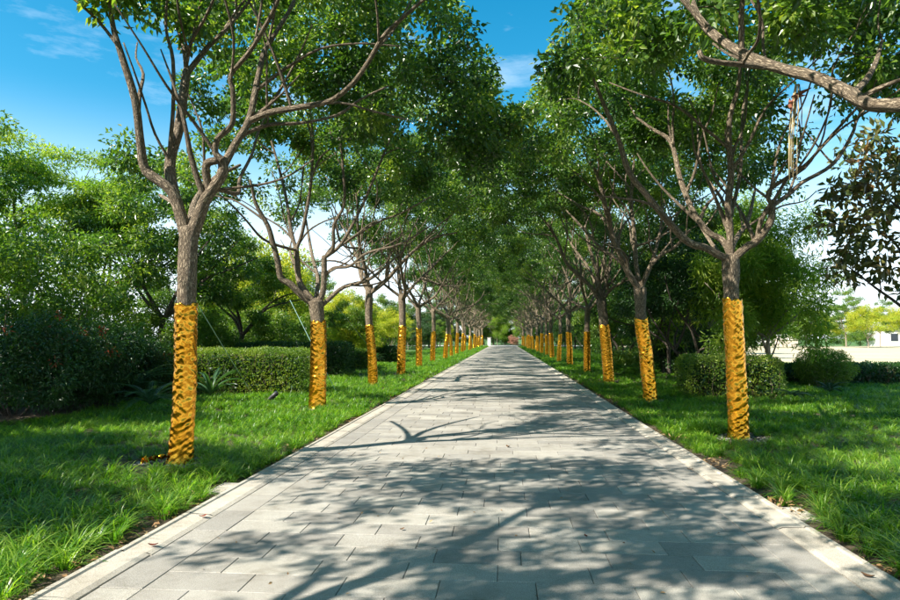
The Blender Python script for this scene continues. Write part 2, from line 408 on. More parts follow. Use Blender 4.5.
sl = Acc(); sl.box(XL0, XR0, -8, PATH_END, -0.2, -0.012)
path = link('path', sl.mesh('path_bed', M['mortar'], False)); tag(path, 'long straight grey granite paved walk running between the two rows of trees', None, None, 'structure')
pm = {}
def paver_mesh(lx, ly):
    k = (round(lx, 3), round(ly, 3))
    if k not in pm:
        a = Acc(); gp = 0.002
        a.box(-lx / 2 + gp, lx / 2 - gp, -ly / 2 + gp, ly / 2 - gp, -0.022, 0.0, 0.0035)
        pm[k] = a.mesh('paver', M['granite'], False)
    return pm[k]
PV = []
def rows():
    y = 2.7; k = 0; r = random.Random(3)
    while y < PATH_END - 0.3:
        off = (0.30 if k % 2 else 0.0) + r.choice([0, 0, 0.0, 0.08, -0.06])
        x = XL2
        first = 0.6 - off if off > 0.02 else 0.6
        w = first
        while x < XR2 - 1e-6:
            w = min(w, XR2 - x)
            if XR2 - x - w < 0.09: w = XR2 - x
            PV.append((x + w / 2, y + 0.15, w, 0.30, 'f')); x += w; w = 0.6
        if k % 2 == 0:
            PV.append(((XL1 + XL2) / 2, y + 0.30, XL2 - XL1, 0.6, 'b')); PV.append(((XR1 + XR2) / 2, y + 0.30, XR1 - XR2, 0.6, 'b'))
        y += 0.30; k += 1
rows()
PV.sort(key=lambda p: p[1])
bulk = Acc(); tints = []
for i, (x, y, w, h, kd) in enumerate(PV):
    dz = rnd.gauss(0, 0.0012); tx = rnd.gauss(0, 0.0022); ty = rnd.gauss(0, 0.003)
    if i < 296:
        o = link('paver', paver_mesh(round(w, 2), h), path, (x, y, dz)); o.rotation_euler = (ty, tx, rnd.gauss(0, 0.002))
    else:
        gp = 0.004
        if y < 60: bulk.box(x - w / 2 + gp, x + w / 2 - gp, y - h / 2 + gp, y + h / 2 - gp, -0.02, dz, 0.003); tints += [rnd.random()] * 9
        else: bulk.box(x - w / 2 + gp, x + w / 2 - gp, y - h / 2 + gp, y + h / 2 - gp, -0.02, dz); tints += [rnd.random()] * 6
bm_ = mesh_from('pavers', np.concatenate(bulk.V), None, np.concatenate(bulk.Q), M['granite'], False, tint=tints)
tag(link('paver', bm_, path), None, None, None, 'stuff')
# rows behind and under the camera
bk = Acc(); tt = []
y = 2.7
while y > -8:
    y -= 0.3; x = XL1 + (0.3 if int(y * 10) % 2 else 0)
    bk.box(XL1 + .004, XR1 - .004, y + .004, y + .296, -0.02, 0, .003); tt += [rnd.random()] * 9
tag(link('paver', mesh_from('near_pavers', np.concatenate(bk.V), None, np.concatenate(bk.Q), M['granite'], False, tint=tt), path), None, None, None, 'stuff')

def kerb(x0, x1, side, lab):
    sgn = -1 if side == 'left' else 1
    bed = Acc(); bed.box(x0 + .01, x1 - .01, -8, PATH_END, -0.19, -0.05)
    k = link('kerb', bed.mesh('kerb_bed', M['mortar'], False)); tag(k, lab, None, None, 'structure')
    def stone(a, y0, y1):
        # profile across: raised lip outside, flat band, chamfer to the paving
        w = x1 - x0
        pr = [(0, -0.05), (0, 0.022), (0.012, 0.030), (0.05, 0.030), (0.062, 0.018), (w - 0.045, 0.016), (w - 0.006, 0.002), (w - 0.004, -0.05)]
        if sgn < 0: X = [x0 + p[0] for p in pr]
        else: X = [x1 - p[0] for p in pr]
        Z = [p[1] for p in pr]; n = len(pr)
        V = [(X[i], y, Z[i]) for y in (y0 + .005, y1 - .005) for i in range(n)]
        Q = [(i, i + 1, n + i + 1, n + i) if sgn > 0 else (i + 1, i, n + i, n + i + 1) for i in range(n - 1)]
        a.add(V, Q); a.add([V[i] for i in (0, 1, n - 2, n - 1)], [(0, 1, 2, 3)]); a.add([V[n + i] for i in (0, 1, n - 2, n - 1)], [(3, 2, 1, 0)])
    a0 = Acc(); stone(a0, -0.5, 0.5); me = a0.mesh('kerb_stone', M['kerbstone'], False)
    for i in range(45):
        o = link('kerb_stone', me, k, (rnd.gauss(0, 0.0025), 2.0 + i, rnd.gauss(0, 0.0015))); o.rotation_euler = (rnd.gauss(0, .001), 0, 0)
    a1 = Acc()
    for i in list(range(-9, 0)) + list(range(45, 124)): stone(a1, 1.5 + i, 2.5 + i)
    tag(link('kerb_stone', a1.mesh('kerb_stones', M['kerbstone'], False), k), None, None, None, 'stuff')
kerb(XL0, XL1, 'left', 'pale stone kerb along the left side of the walk')
kerb(XR1, XR0, 'right', 'pale stone kerb along the right side of the walk')

# ------------------------------------------------------------------ tree growing
def smooth_poly(P, sub=3):
    P = np.asarray(P, float)
    if len(P) < 3: return np.linspace(P[0], P[-1], 2 + sub)
    Q = np.vstack([2 * P[0] - P[1], P, 2 * P[-1] - P[-2]]); o_ = []
    for i in range(1, len(Q) - 2):
        p0, p1, p2, p3 = Q[i - 1:i + 3]
        for t in np.linspace(0, 1, sub, endpoint=False):
            o_.append(0.5 * ((2 * p1) + (p2 - p0) * t + (2 * p0 - 5 * p1 + 4 * p2 - p3) * t * t + (3 * p1 - p0 - 3 * p2 + p3) * t ** 3))
    o_.append(P[-1]); return np.array(o_)

class Tree:
    """limbs: list of (points, r0, r1) in tree-local coordinates"""
    def __init__(s, seed): s.g = np.random.default_rng(seed); s.a = Acc(); s.NP = []; s.NR = []; s.NT = []; s.seed = seed; s.limbs = []
    def limb(s, P, r0, r1, sides=9, node=True, sub=3, rough=0.16):
        Q = smooth_poly(P, sub); n = len(Q)
        r = np.linspace(r0, r1, n) if not hasattr(r0, '__len__') else np.interp(np.linspace(0, 1, n), np.linspace(0, 1, len(r0)), r0)
        s.a.tube(Q, r, sides, rough, seed=s.seed + len(s.NP))
        if node:
            T = unit(np.gradient(Q, axis=0))
            k0 = 1 if n > 3 else 0
            s.NP += list(Q[k0:]); s.NR += list(r[k0:]); s.NT += list(T[k0:])
        return Q, r
    def grow(s, C, rmin=0.006, lmax=1.4):
        """joins every clump centre to the nearest wood with a curved branch"""
        g = s.g; drop = set()
        NP = np.array(s.NP); d0 = np.min(np.linalg.norm(C[:, None] - NP[None], axis=2), axis=1)
        order = np.argsort(d0)
        cap = len(C) * 3 + len(NP); P_ = np.zeros((cap, 3)); R_ = np.zeros(cap); T_ = np.zeros((cap, 3)); n = len(NP)
        P_[:n] = NP; R_[:n] = s.NR; T_[:n] = s.NT
        for ci in order:
            c = C[ci]; dv = c - P_[:n]; d = np.linalg.norm(dv, axis=1)
            al = (dv * T_[:n]).sum(1) / (d + 1e-6)
            cost = d * (1.25 - 0.45 * al) + 0.5 * np.maximum(0, P_[:n, 2] - c[2])
            k = int(np.argmin(cost)); p = P_[k]; L_ = d[k]
            if L_ > lmax: drop.add(int(ci)); continue
            if L_ < 0.05: continue
            r0 = min(R_[k] * 0.72, 0.007 + 0.0105 * L_ ** 1.1); r1 = rmin * 0.7
            dirv = unit(T_[k] * 0.6 + unit(dv[k]))
            m1 = p + dirv * L_ * 0.35 + g.normal(size=3) * 0.05 * L_; m2 = p + dv[k] * 0.68 + (dirv * 0.1 + g.normal(size=3) * 0.05) * L_
            Pl = np.array([p, m1, m2, c]); s.a.tube(smooth_poly(Pl, 2), np.linspace(r0, r1, 7), 5 if r0 > 0.012 else 4, 0.0, seed=ci)
            for q, rr, tt_ in ((m1, r0 * 0.8, m2 - p), (m2, r0 * 0.55, c - m1), (c, r1 * 1.5, c - m2)):
                P_[n] = q; R_[n] = max(rr, 0.004); T_[n] = unit(tt_); n += 1
        return C[[i for i in range(len(C)) if i not in drop]]
    def spread(s, m, L0=1.3, L1=2.2, rmin=0.022):
        """extra side limbs leaving the bigger wood, upwards and outwards"""
        g = s.g; idx = [i for i in range(len(s.NP)) if s.NR[i] > rmin and s.NP[i][2] > s.NP[0][2] + .5]
        for i in g.choice(idx, min(m, len(idx)), replace=False):
            p = np.array(s.NP[i]); d = unit(s.NT[i] * .8 + unit(g.normal(size=3) * [1, 1, .5]) * .8 + [0, 0, .35]); Lq = g.uniform(L0, L1); P = [p]
            for k in range(4): d = unit(d + g.normal(size=3) * .22 + [0, 0, .08]); p = p + d * Lq / 4; P.append(p)
            s.limb(P, s.NR[i] * .62, .009, 6)

def crown_points(g, cen, rad, n, gap=0.45, spacing=0.42, shell=0.35, keep=None, seed=0, amp=0.42, hollow=None):
    pts = []; tries = 0; cen = np.array(cen, float); rad = np.array(rad, float)
    B = None
    while len(pts) < n and tries < 60:
        tries += 1
        q = g.uniform(-1, 1, size=(600, 3)); rr = np.linalg.norm(q, axis=1)
        nz = fbm(q[:, 0] * 2.2 + 11 + seed * 3.1, q[:, 1] * 2.2 + 7, q[:, 2] * 2.2 + 5, seed, 3)
        lump = 0.80 + amp * (nz - 0.3) * 1.2
        ok = (rr < lump) & (rr > shell * g.random(600)) & (fbm(q[:, 0] * 3.7 + 31, q[:, 1] * 3.7, q[:, 2] * 3.7 + seed, seed + 7, 2) > gap - 0.1)
        ok &= ~((q[:, 2] < -0.35) & (np.hypot(q[:, 0], q[:, 1]) < 0.45))
        if hollow is not None:      # open space under the dome where the limbs show
            hr = np.hypot(q[:, 0], q[:, 1]); ok &= q[:, 2] > hollow - 0.75 * hr ** 2.2
        P = cen + q[ok] * rad
        if keep is not None and len(P): P = P[keep(P)]
        for p in P:
            if len(pts) == 0 or np.min(np.linalg.norm(np.array(pts) - p, axis=1)) > spacing:
                pts.append(p)
                if len(pts) >= n: break
    return np.array(pts)

wrap_z = 1.90
def foil_mesh(axis, r0, r1, ztop, seed, nu=84, nv=190, dz=0.0):
    """crumpled foil tube following the trunk axis (list of local points)"""
    g = np.random.default_rng(seed)
    Q = smooth_poly(axis, 6)
    th = np.linspace(0, 2 * math.pi, nu, endpoint=False)
    top = ztop + 0.016 * np.sin(th * 2 + seed) + 0.06 * (vnoise(np.cos(th) * 3 + seed, np.sin(th) * 3, 0, 4) - .5)
    v = np.linspace(0, 1, nv)
    Z = -0.02 + v[:, None] * (top[None] + 0.02)
    cx = np.interp(Z, Q[:, 2], Q[:, 0]); cy_ = np.interp(Z, Q[:, 2], Q[:, 1])
    TH = np.broadcast_to(th[None], Z.shape); X3, Y3 = np.cos(TH), np.sin(TH)
    wr = vnoise(X3 * 0.9 + seed, Y3 * 0.9, Z * 1.3, 21) - 0.5
    wr2 = vnoise(X3 * 1.6 + seed, Y3 * 1.6, Z * 3.2, 33) - 0.5
    wr3 = vnoise(X3 * 2.4, Y3 * 2.4 + seed, Z * 6.5, 35) - 0.5
    # crumpled sheet: sharp folds in several directions, each only here and there
    H = 0
    sgn_ = g.choice([-1, 1])
    for k_ in range(8):
        nth = int(g.integers(3, 8)) * int(sgn_ if k_ < 5 else -sgn_); kz = abs(nth) / 0.13 * g.uniform(.7, 2.0); lam = 6.283 / math.hypot(kz, nth / 0.13)
        ph = nth * TH + kz * Z + g.uniform(0, 6.28) + wr * g.uniform(5, 9) + wr2 * 3 + wr3 * 1.5
        tri_ = np.abs((ph / 3.14159) % 2 - 1)
        msk = np.clip(vnoise(X3 * 1.8 + k_ * 3.1, Y3 * 1.8 + seed, Z * 3.0 + k_ * 1.7, 60 + k_) * 2.4 - .8, 0, 1)
        H = H + msk * lam * 0.062 * tri_ ** 1.4
    rad = np.interp(Z, [0, ztop], [r0, r1]) + 0.016 + H + wr2 * 0.010
    rad[-3:] -= np.array([[0.0], [0.004], [0.011]])
    rad = rad + 0.03 * np.exp(-Z / 0.05) * (0.5 + wr2)
    V = np.stack([cx + rad * X3, cy_ + rad * Y3, Z], -1).reshape(-1, 3)
    a = (np.arange(nv - 1)[:, None] * nu + np.arange(nu)[None]); b = (np.arange(nv - 1)[:, None] * nu + (np.arange(nu)[None] + 1) % nu)
    Qd = np.stack([a, b, b + nu, a + nu], -1).reshape(-1, 4)
    uv = np.stack([TH / 6.283 * 1.1, Z], -1).reshape(-1, 2)
    return mesh_from('foil', V, None, Qd, M['foil'], True, uv=uv)

def clump_points(g, cen, rad, nsup, sub=8, spacing=1.0, srad=0.62, hollow=0.1, keep=None, seed=0, gap=0.42, shell=0.72, flat=0.62):
    """two-level crown: boughs of foliage set over the dome, each holding several leaf clumps, open air between them"""
    A = crown_points(g, cen, rad, nsup, gap=gap, spacing=spacing, shell=shell, seed=seed, amp=0.5, hollow=hollow, keep=None)
    o_ = []
    for a in A:
        k = int(sub * g.uniform(.6, 1.4)) + 1; q = rand_dirs(k, g) * (g.random((k, 1)) ** .4) * srad * g.uniform(.7, 1.25); q[:, 2] *= flat; o_.append(a + q)
    P = np.concatenate(o_)
    return P[keep(P)] if keep is not None else P

def finish_tree(T, C, root, leafm='leaf', barkm='bark', per=84, ln=0.118, wd=0.066, crad=0.33, flat=0.75, extra=None, name_trunk='trunk'):
    tr = link(name_trunk, T.a.mesh('wood', M[barkm], True), root)
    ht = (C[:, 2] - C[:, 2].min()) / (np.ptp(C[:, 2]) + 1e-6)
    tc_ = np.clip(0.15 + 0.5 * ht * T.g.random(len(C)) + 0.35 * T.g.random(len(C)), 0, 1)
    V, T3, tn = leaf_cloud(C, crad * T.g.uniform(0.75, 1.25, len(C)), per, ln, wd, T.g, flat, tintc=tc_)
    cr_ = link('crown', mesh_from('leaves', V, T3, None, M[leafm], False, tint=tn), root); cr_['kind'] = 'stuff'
    return tr, cr_

def avenue_auto(seed, side=1, fork=3.15):
    """one wrapped avenue tree with generated limbs; side +1 leans its crown to +x"""
    g = np.random.default_rng(seed); T = Tree(seed); root = empty('avenue_tree')
    lean = g.uniform(-0.2, 0.2, 2)
    axis = [(0, 0, -0.1), (lean[0] * .3, lean[1] * .3, 1.0), (lean[0], lean[1], 2.1), (lean[0] + g.uniform(-.05, .05), lean[1], fork)]
    gk = g.uniform(.8, 1.0); T.limb(axis, [0.165 * gk, 0.148 * gk, 0.14 * gk, 0.145 * gk, 0.155 * gk], None, 14, node=False, sub=5, rough=0.18)
    F0 = np.array(axis[-1]); n = g.integers(4, 6); a0 = g.uniform(0, 6.28)
    for i in range(n):
        az = a0 + i * 6.283 / n + g.uniform(-.35, .35); el = g.uniform(0.5, 1.1)
        P = [F0 - [0, 0, g.uniform(0.05, 0.3)]]; d = np.array([math.cos(az) * math.cos(el), math.sin(az) * math.cos(el), math.sin(el)])
        Lm = g.uniform(3.0, 4.0); p = P[0].copy()
        for k in range(5):
            d = unit(d + g.normal(size=3) * 0.2 + [0, 0, 0.10]); p = p + d * Lm / 5; P.append(p.copy())
        r0 = g.uniform(0.06, 0.09)
        Q, rr = T.limb(P, r0, 0.022, 8)
        for j in (3, 6, 9):
            if g.random() < 0.75:
                dd = unit(T.NT[-len(Q) + j] + g.normal(size=3) * 0.55 + [0, 0, 0.25]); P2 = [Q[j]]; p = Q[j].copy(); L2 = g.uniform(1.6, 2.6)
                for k in range(4):
                    dd = unit(dd + g.normal(size=3) * 0.2 + [0, 0, .06]); p = p + dd * L2 / 4; P2.append(p.copy())
                T.limb(P2, rr[j] * 0.72, 0.016, 7)
    T.spread(20)
    C = np.concatenate([clump_points(g, (side * 0.55, 0, 6.6), (4.3, 4.1, 2.9), 34, sub=6, spacing=1.05, srad=.62, seed=seed, hollow=-0.02, shell=.62),
                        crown_points(g, (side * 0.55, 0, 6.6), (4.4, 4.2, 2.95), 105, seed=seed + 3, spacing=.55, shell=.65, hollow=-0.05, amp=.6, gap=.5)])
    C = T.grow(C)
    finish_tree(T, C, root)
    link('foil_wrap', foil_mesh(axis, 0.160 * gk, 0.142 * gk, wrap_z + g.uniform(-.1, .06), seed), root)
    return root

def hero(base_px, wrap_top_px, fork_px, limbs, seed, crown, r=(0.175, 0.15), lk=0.85, extra=None, keep=None, ztop=None, per=104, nclump=270):
    """limbs: (pixel polyline, depth offset at start, depth offset at end, r0, r1)"""
    B = G(*base_px); Y0 = B[1]; root = empty('avenue_tree', B)
    loc = lambda px, py, d: at(px, py, Y0 + d) - B
    wt = loc(*wrap_top_px, 0.0); fk = loc(*fork_px, 0.0)
    T = Tree(seed)
    mid = wt * 0.5; mid = mid + [0.015, 0.02, 0]
    axis = [(0, 0, -0.12), tuple(mid), tuple(wt), tuple(fk)]
    T.limb(axis, [r[0] * 1.06, r[0] * 0.95, r[1], r[1] * 1.0, r[1] * 1.12], None, 20, node=False, sub=8, rough=0.16)
    for (pl, d0, d1, ra, rb) in limbs:
        ra *= lk; rb *= lk
        pl = list(pl); seg = [0]
        for a, b in zip(pl[:-1], pl[1:]): seg.append(seg[-1] + math.hypot(a[0] - b[0], a[1] - b[1]))
        P = [loc(x, y, d0 + (d1 - d0) * s_ / seg[-1]) for (x, y), s_ in zip(pl, seg)]
        if math.hypot(pl[0][0] - fork_px[0], pl[0][1] - fork_px[1]) * Y0 < 160:
            P.insert(0, fk * 0.9 + np.array([0, 0, -0.12])); ra = [ra * 0.8, ra * 1.05, ra, ra * .85, (ra + rb) / 2, rb]
            T.limb(P, ra, None, 12, sub=4, rough=0.14)
        else: T.limb(P, ra, rb, 10 if ra > 0.05 else 7, sub=4, rough=0.14)
    T.spread(26)
    kp = None
    if keep is not None: kp = lambda P: keep(P + B)
    C = np.concatenate([clump_points(T.g, crown[0], crown[1], 44, sub=6, seed=seed, keep=kp, spacing=1.0, srad=.62, hollow=-0.06, shell=.5),
                        crown_points(T.g, crown[0], crown[1], 125, seed=seed + 3, keep=kp, spacing=0.5, shell=0.55, hollow=-0.08, amp=0.6, gap=0.5)])
    if extra: C = np.concatenate([C, np.array([loc(*e) for e in extra])])
    C = T.grow(C)
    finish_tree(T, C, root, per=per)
    link('foil_wrap', foil_mesh(axis, r[0] * 1.0, r[1], wt[2] if ztop is None else ztop, seed, 110, 330), root)
    return root, B

def clear_sky(P):
    x, y, d = proj(P)
    m = np.clip(0.28 * F / np.maximum(d, 2.0), 0, 60)
    ok = ~((d > 0) & (x < 163 + m) & (y < 140) & ~((x > 95) & (x < 122) & (y < -8)))
    gap_l = 470 + 45 * np.clip((y + 10) / 115, -1.5, 1); gap_r = 562 - 42 * np.clip((y + 10) / 115, -1.5, 1)
    ok &= ~((d > 0) & (y < 100 + m) & (x > gap_l - m) & (x < gap_r + m))
    return ok

LT = []   # left row in order from the camera
L1 = [([(188, 236), (182, 214), (170, 190), (152, 176), (144, 166), (140, 140), (135, 100), (122, 56), (113, 26), (108, -14)], 0, -0.5, 0.075, 0.03),
      ([(180, 214), (173, 190), (170, 162), (179, 128), (184, 90), (187, 70)], 0, 0.3, 0.095, 0.065),
      ([(172, 172), (170, 150), (173, 110), (173, 60), (166, 28), (168, -10)], 0.08, -0.2, 0.042, 0.02),
      ([(187, 72), (184, 50), (177, 24), (174, -12)], 0.3, 0.6, 0.045, 0.022),
      ([(187, 74), (208, 47), (226, 29), (247, 4), (262, -20)], 0.3, 0.9, 0.05, 0.022),
      ([(186, 66), (192, 40), (204, 20), (216, -6)], 0.3, -0.2, 0.035, 0.02),
      ([(191, 240), (199, 216), (205, 200), (213, 188), (223, 172), (222, 158)], 0, -0.15, 0.10, 0.075),
      ([(209, 190), (206, 172), (208, 163), (218, 160)], -0.06, -0.2, 0.07, 0.06),
      ([(222, 160), (215, 152), (218, 138), (229, 128), (233, 118), (233, 91), (231, 75), (250, 51), (268, 21), (281, -6)], -0.2, -0.7, 0.055, 0.028),
      ([(224, 164), (236, 143), (249, 120), (257, 82), (264, 52), (271, 40), (289, 11), (300, -12)], -0.1, 0.6, 0.068, 0.028),
      ([(247, 122), (268, 113), (300, 107), (329, 101), (351, 85), (367, 64), (383, 37), (400, 20), (432, -8)], 0.1, -0.6, 0.055, 0.026),
      ([(227, 162), (240, 138), (268, 125), (300, 123), (337, 115), (361, 99), (388, 86)], 0.0, 0.9, 0.04, 0.016),
      ([(212, 190), (221, 190), (238, 193), (240, 178), (252, 154), (259, 130), (270, 108)], 0.0, 1.3, 0.042, 0.02),
      ([(190, 228), (196, 200), (215, 178), (240, 165)], 0.1, 2.2, 0.06, 0.03),
      ([(185, 222), (176, 205), (160, 195)], 0.1, 1.8, 0.05, 0.03)]
t, B = hero((180, 463), (186, 304), (190, 228), L1, 101, ((1.7, 0.3, 6.7), (4.4, 3.9, 2.9)), (0.122, 0.108), lk=0.78, extra=[(104, -4, -.5), (116, 2, -.45), (96, -12, -.6), (124, -10, -.3), (110, -24, -.5), (160, 4, 0), (152, -8, -.2), (178, 8, .4), (200, 22, .2), (146, 8, .2), (216, 40, .9), (190, 36, .5), (228, 58, 1.2)], keep=lambda P: clear_sky(P) & ((proj(P)[0] > 320) | (proj(P)[1] < 28)), nclump=270)
tag(t, 'gold-wrapped avenue tree nearest on the left, foil flap loose at its foot', 'tree', 'gold-wrapped trees in the left row'); LT.append(t)
L1B = B
# loose flap of foil at the foot of this tree
fa = Acc(); n_ = 14; th = np.linspace(0, 1, n_)
V = []
for i, s_ in enumerate(th):
    for j in range(6):
        w = (j / 5 - 0.5)
        V.append((-0.10 - 0.30 * s_ + 0.02 * math.sin(j * 2.1 + i), -0.10 - 0.05 * s_ + w * 0.12 * (1 - 0.4 * s_), 0.045 + 0.06 * (1 - s_) + 0.025 * math.sin(i * 1.7 + j * 1.3) * (0.5 + s_) + 0.02 * math.cos(j * 2.6)))
Qd = [(i * 6 + j, i * 6 + j + 1, i * 6 + j + 7, i * 6 + j + 6) for i in range(n_ - 1) for j in range(5)]
fa.add(V, Qd); link('foil_flap', fa.mesh('flap', M['foil'], True), t)

L2 = [([(314, 306), (302, 296), (290, 284), (281, 278), (278, 262), (273, 243), (268, 226), (256, 204), (250, 180)], 0, -0.8, 0.085, 0.03),
      ([(314, 304), (300, 284), (297, 262), (296, 248)], 0, 0.2, 0.09, 0.07),
      ([(296, 250), (291, 230), (286, 197), (279, 168), (271, 140), (262, 112)], 0.2, 0.8, 0.055, 0.025),
      ([(296, 250), (302, 233), (309, 197), (312, 168), (313, 138), (309, 104)], 0.2, -0.4, 0.055, 0.025),
      ([(311, 180), (320, 158), (333, 146), (350, 124)], -0.1, -0.8, 0.03, 0.015),
      ([(296, 250), (280, 246), (262, 238), (246, 220), (232, 205), (218, 193)], 0.1, -1.4, 0.045, 0.015),
      ([(317, 306), (323, 292), (324, 270), (324, 256)], 0, -0.1, 0.085, 0.065),
      ([(325, 257), (333, 248), (334, 225), (344, 204), (343, 168), (340, 138)], -0.1, -0.7, 0.055, 0.025),
      ([(327, 256), (341, 244), (361, 208), (378, 168), (387, 146), (401, 118)], -0.1, 0.6, 0.05, 0.022),
      ([(340, 246), (352, 238), (378, 222), (401, 213), (432, 196)], 0, 0.3, 0.042, 0.018),
      ([(324, 276), (334, 268), (350, 266), (367, 253), (400, 244), (430, 226)], 0, -1.0, 0.05, 0.02),
      ([(318, 310), (328, 300), (344, 287), (368, 280), (386, 266), (404, 250)], 0, 1.6, 0.06, 0.02),
      ([(315, 304), (318, 280), (312, 255), (306, 220)], 0.1, 2.2, 0.06, 0.03)]
t, B = hero((317, 408), (318, 321), (316, 301), L2, 202, ((0.1, 0, 6.6), (4.5, 4.0, 2.9)), (0.160, 0.146), keep=clear_sky)
tag(t, 'second gold-wrapped tree on the left, beside the end of the clipped hedge', 'tree', 'gold-wrapped trees in the left row'); LT.append(t)

RT = []
R1 = [([(731, 262), (718, 255), (706, 248), (690, 243), (673, 227), (647, 195), (629, 172), (618, 138), (602, 100), (590, 70)], 0, -0.9, 0.075, 0.025),
      ([(730, 256), (722, 240), (707, 231), (692, 209), (680, 178), (671, 142), (652, 129), (636, 117)], 0, 0.8, 0.065, 0.022),
      ([(673, 150), (669, 128), (668, 100)], 0.7, 0.9, 0.03, 0.018),
      ([(731, 258), (730, 230), (728, 204), (731, 173), (729, 124), (738, 88), (741, 55)], 0, -0.5, 0.07, 0.028),
      ([(731, 215), (737, 190), (741, 165), (742, 120), (748, 80)], -0.1, 0.8, 0.045, 0.022),
      ([(729, 215), (720, 196), (708, 180), (700, 160), (697, 120)], -0.1, 1.3, 0.04, 0.018),
      ([(733, 262), (744, 249), (755, 242), (762, 235), (771, 220), (772, 204)], 0, -0.3, 0.085, 0.06),
      ([(757, 241), (760, 224), (766, 211), (774, 200)], -0.1, -0.35, 0.055, 0.045),
      ([(772, 206), (768, 192), (786, 178), (807, 163), (829, 138), (853, 112), (872, 92)], -0.3, -1.3, 0.045, 0.02),
      ([(772, 206), (788, 195), (803, 182), (833, 164), (852, 134), (858, 118), (880, 92), (898, 76)], -0.3, 0.7, 0.05, 0.022),
      ([(770, 196), (776, 160), (784, 133), (802, 106), (815, 70)], -0.3, 0.4, 0.032, 0.015),
      ([(730, 262), (735, 240), (748, 220), (755, 190)], 0.1, 2.4, 0.06, 0.03),
      ([(726, 262), (712, 244), (700, 225)], 0.1, 1.9, 0.05, 0.03)]
def keep_r1(P):
    x, y, d = proj(P)
    return clear_sky(P) & ~((x > 800) & (y > 112)) & ~((x > 745) & (y > 150) & (x < 830))
t, B = hero((739, 438), (732, 299), (730, 256), R1, 303, ((-0.5, 0.1, 6.2), (4.3, 3.9, 2.8)), (0.128, 0.116), lk=0.75, keep=keep_r1, nclump=270)
tag(t, 'gold-wrapped avenue tree nearest on the right, forking wide above the foil', 'tree', 'gold-wrapped trees in the right row'); RT.append(t); R1B = B
R2 = [([(641, 294), (628, 272), (614, 240), (606, 210), (600, 182), (590, 160)], 0, -0.8, 0.085, 0.03),
      ([(640, 290), (636, 262), (634, 230), (631, 198), (634, 160)], 0, 0.5, 0.07, 0.03),
      ([(641, 290), (648, 270), (660, 256), (676, 246), (690, 230)], 0, -0.6, 0.06, 0.025),
      ([(642, 288), (652, 262), (660, 232), (664, 200)], 0, 0.9, 0.06, 0.025),
      ([(638, 285), (620, 262), (598, 245), (580, 225), (566, 210)], 0, 0.9, 0.05, 0.02)]
t, B = hero((651, 401), (641, 318), (640, 288), R2, 404, ((-0.5, 0, 6.5), (4.1, 4.0, 2.7)), (0.145, 0.135), keep=clear_sky)
tag(t, 'second gold-wrapped tree on the right, trunk leaning towards the path', 'tree', 'gold-wrapped trees in the right row'); RT.append(t)
R3 = [([(601, 304), (592, 288), (577, 274), (566, 262), (558, 242), (548, 222)], 0, -0.9, 0.085, 0.03),
      ([(601, 302), (599, 280), (592, 256), (586, 232), (584, 205)], 0, 0.4, 0.08, 0.03),
      ([(602, 302), (611, 289), (624, 280), (632, 262)], 0, -0.5, 0.07, 0.03),
      ([(602, 298), (608, 275), (612, 250), (610, 225)], 0, 1.0, 0.07, 0.03),
      ([(600, 299), (590, 270), (572, 245), (560, 215)], 0.1, 1.8, 0.06, 0.025)]
t, B = hero((609, 383), (604, 325), (601, 300), R3, 505, ((-0.4, 0, 6.5), (4.1, 4.0, 2.7)), (0.165, 0.155), keep=clear_sky)
tag(t, 'third gold-wrapped tree on the right with a pale forked trunk', 'tree', 'gold-wrapped trees in the right row'); RT.append(t)

protos = [avenue_auto(s, 1) for s in (11, 23, 37, 41, 59)]
ORD = ['first', 'second', 'third', 'fourth', 'fifth', 'sixth', 'seventh', 'eighth', 'ninth', 'tenth', 'eleventh', 'twelfth', 'thirteenth', 'fourteenth', 'fifteenth', 'sixteenth', 'seventeenth', 'eighteenth', 'nineteenth', 'twentieth']
used = set(); rp = random.Random(5)
def place(x, y, k, side, lab, grp, sc=1.0, rz=None):
    p = protos[k % 5]
    rz = (0 if side > 0 else math.pi) + rp.uniform(-.6, .6) if rz is None else rz
    if k % 5 not in used:
        used.add(k % 5); o = p; o.location = (x, y, float(gz(x, y))); o.rotation_euler = (0, 0, rz); o.scale = (sc,) * 3
    else: o = copy_tree(p, (x, y, float(gz(x, y))), rz, sc)
    tag(o, lab, 'tree', grp); return o
LX = {2: G(373, 385), 3: G(401, 374.5), 4: G(419, 367.3)}
sp = 6.55
for k in range(2, 19):
    if k in LX: x, y = LX[k][0], LX[k][1]
    else: x, y = -4.35 + rp.uniform(-.12, .12), L1B[1] + sp * k + rp.uniform(-.2, .2)
    LT.append(place(x, y, k * 2 + 1, 1, f'{ORD[k]} gold-wrapped tree from the camera in the left row', 'gold-wrapped trees in the left row', rp.uniform(0.96, 1.08)))
RX = {3: G(587, 372.5), 4: G(570, 366)}
for k in range(3, 19):
    if k in RX: x, y = RX[k][0], RX[k][1]
    else: x, y = 3.65 + rp.uniform(-.12, .12), R1B[1] + 6.5 * k + rp.uniform(-.2, .2)
    RT.append(place(x, y, k * 3, -1, f'{ORD[k]} gold-wrapped tree from the camera in the right row', 'gold-wrapped trees in the right row', rp.uniform(0.93, 1.06)))
